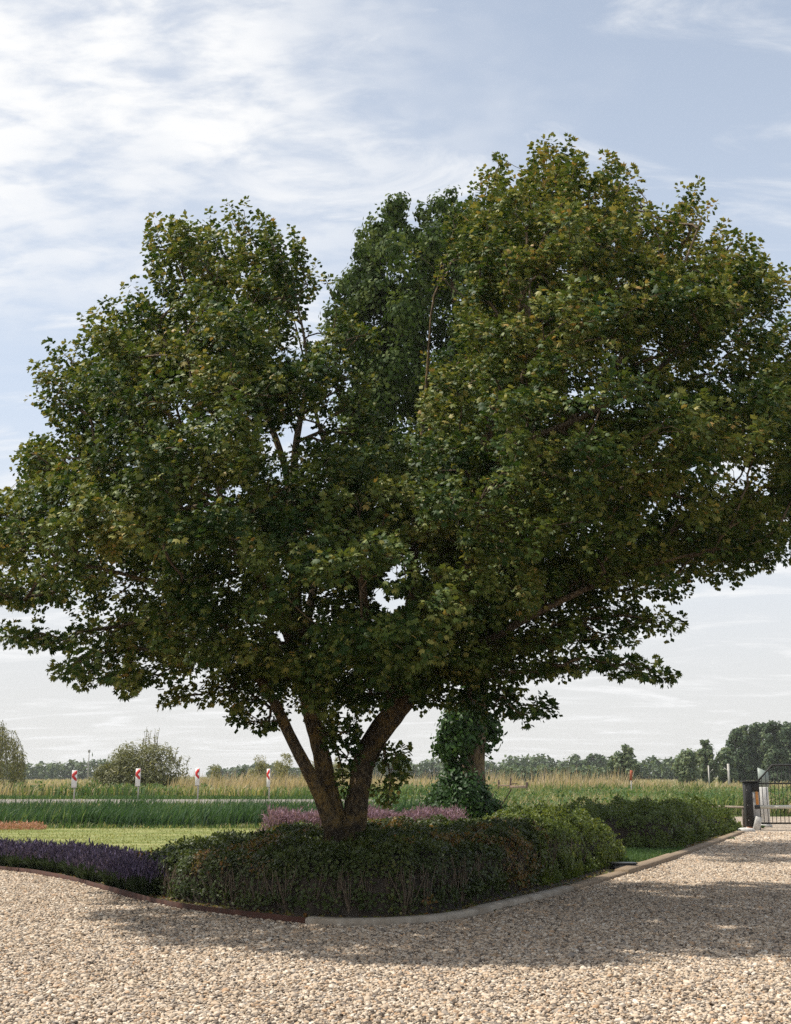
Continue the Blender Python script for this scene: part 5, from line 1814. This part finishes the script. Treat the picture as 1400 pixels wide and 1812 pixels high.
stone('stone_block', 1322, 1474, (.26, .15, .09), M['whitestone'], 'flat pale stone lying at the end of the sleepers by the gate post', 'stone', 1)
stone('clay_shard', 1328, 1468, (.10, .07, .09), M['redbrick'], 'orange clay shard lying at the foot of the gate post', 'shard', 2)
stone('clay_shard', 1308, 1470, (.09, .06, .06), M['redbrick'], 'orange clay shard beside the end of the olive hedge', 'shard', 3)


def weed(px, py, s, label, n=60):
    p = ground(px, py)
    root = empty('weed', (p[0], p[1], .01))
    tag(root, label, 'weed')
    a = R.uniform(0, 2 * math.pi, n); r = R.rand(n) ** .6
    ln = np.stack([np.cos(a), np.sin(a), np.zeros(n)], 1) * (r * s)[:, None]
    blades('leaf_tuft', np.stack([np.cos(a) * s * .2, np.sin(a) * s * .2, np.zeros(n)], 1), s * R.uniform(.5, 1.0, n), ln, s * .18, R.uniform(.05, .4, n), M['grass'], root)
    mb = MB()
    for k in range(4):
        mb.tube([(0, 0, -.01), (math.cos(k * 1.6) * s * .3, math.sin(k * 1.6) * s * .3, s * .6)], .004, 4)
    mb.build('stem', M['stem'], root)


weed(1337, 1464, .22, 'green weed tuft at the foot of the gate post')
weed(1296, 1488, .13, 'small green weed on the gravel beside the long sleeper')
weed(870, 1618, .10, 'small green weed growing at the joint of the concrete kerb', 40)
weed(902, 1611, .065, 'tiny green weed by the paler concrete kerb stone', 30)
weed(1350, 1466, .14, 'low weed tuft under the gate')

# wooden fence in the meadow
FY = 62.0
fr = empty('wooden_fence', (at(905, 1398, FY)[0], FY, .1))
l = np.array(fr.location)
for (x, t, b_) in ((882, 1380, 1400), (903, 1375.5, 1402), (932, 1384, 1402)):
    p, q = at(x, t, FY) - l, at(x + 1, b_ + 12, FY) - l
    MB().box(((p[0] + q[0]) / 2, 0, (p[2] + q[2]) / 2), (.09 if x < 930 else .13, .09, p[2] - q[2]), 0, .01, 0, rad(2)).build('post', M['fencewood'], fr)
for (y, xa, xb, th, mt) in ((1392.5, 904, 929, .14, 'fencerail'), (1387, 903, 914, .05, 'fencewood'), (1390, 884, 903, .06, 'fencerail')):
    p, q = at(xa, y, FY) - l, at(xb, y, FY) - l
    MB().box(((p[0] + q[0]) / 2, -.07, p[2]), (q[0] - p[0] + .1, .05, th), 0, .008).build('rail', M[mt], fr)
tag(fr, 'weathered wooden fence with a pale rail in the dry grass right of the poplar', 'fence')
# orange marker
p = at(1117, 1380, 60)
orr = empty('orange_marker', (p[0], 60, .1))
MB().tube([(0, 0, 0), (0, 0, p[2] + .30)], .025, 8).build('post', M['postgrey'], orr)
MB().box((0, -.035, p[2] + .12), (.13, .03, .50), 0, .008, 0, rad(6)).build('panel', M['orangepanel'], orr)
tag(orr, 'small orange red marker board in the meadow in front of the lone tree', 'marker')
# slender poles by the trees
for x, t, lab in ((1254, 1360, 'slender pale pole with a slanting brace before the tall upright tree'), (1289, 1357, 'thicker pale pole standing before the bushy tree')):
    Y = 120.0
    p = at(x, t, Y); rr_ = empty('wooden_pole', (p[0], Y, 0))
    w = .07 if x < 1270 else .12
    MB().tube([(0, 0, 0), (0, 0, p[2] + .3)], w, 8).build('shaft', M['postgrey'], rr_)
    MB().tube([(0, 0, p[2] - .45), (.45 if x < 1270 else -.45, 0, p[2] - .1)], .035, 6).build('brace', M['postgrey'], rr_)
    tag(rr_, lab, 'pole')
# far mast
p = at(158, 1327, 300); rr_ = empty('mast', (p[0], 300, 0))
MB().tube([(0, 0, 0), (0, 0, p[2])], [.22, .12], 6).build('shaft', M['greymetal'], rr_)
MB().box((0, 0, p[2] - .3), (.5, .5, .7), 0, .02).build('head', M['greymetal'], rr_)
tag(rr_, 'thin distant grey mast rising above the far wood', 'mast')

# ------------------------------------------------------------------ haze
def haze():
    z0, z1, s = -1.9, 20.0, 1560.0
    V = np.array([(x * s, y, z) for z in (z0, z1) for y in (-70, 1560) for x in (-1, 1)], float)
    F = np.array([(0, 2, 3, 1), (4, 5, 7, 6), (0, 1, 5, 4), (2, 6, 7, 3), (0, 4, 6, 2), (1, 3, 7, 5)])
    m = bpy.data.materials.new('haze'); m.use_nodes = True
    t = NT(m.node_tree)
    for nd in list(t.n):
        if nd.type == 'BSDF_PRINCIPLED':
            t.n.remove(nd)
    v = t.add('ShaderNodeVolumePrincipled')
    v.inputs['Color'].default_value = (.955, .97, .985, 1)
    v.inputs['Density'].default_value = .00022
    v.inputs['Anisotropy'].default_value = .2
    t.link(v.outputs[0], t.n['Material Output'].inputs['Volume'])
    o = mesh_obj('haze', V, F, m)
    tag(o, 'thin summer haze over the whole plain', 'haze', kind='stuff')


haze()
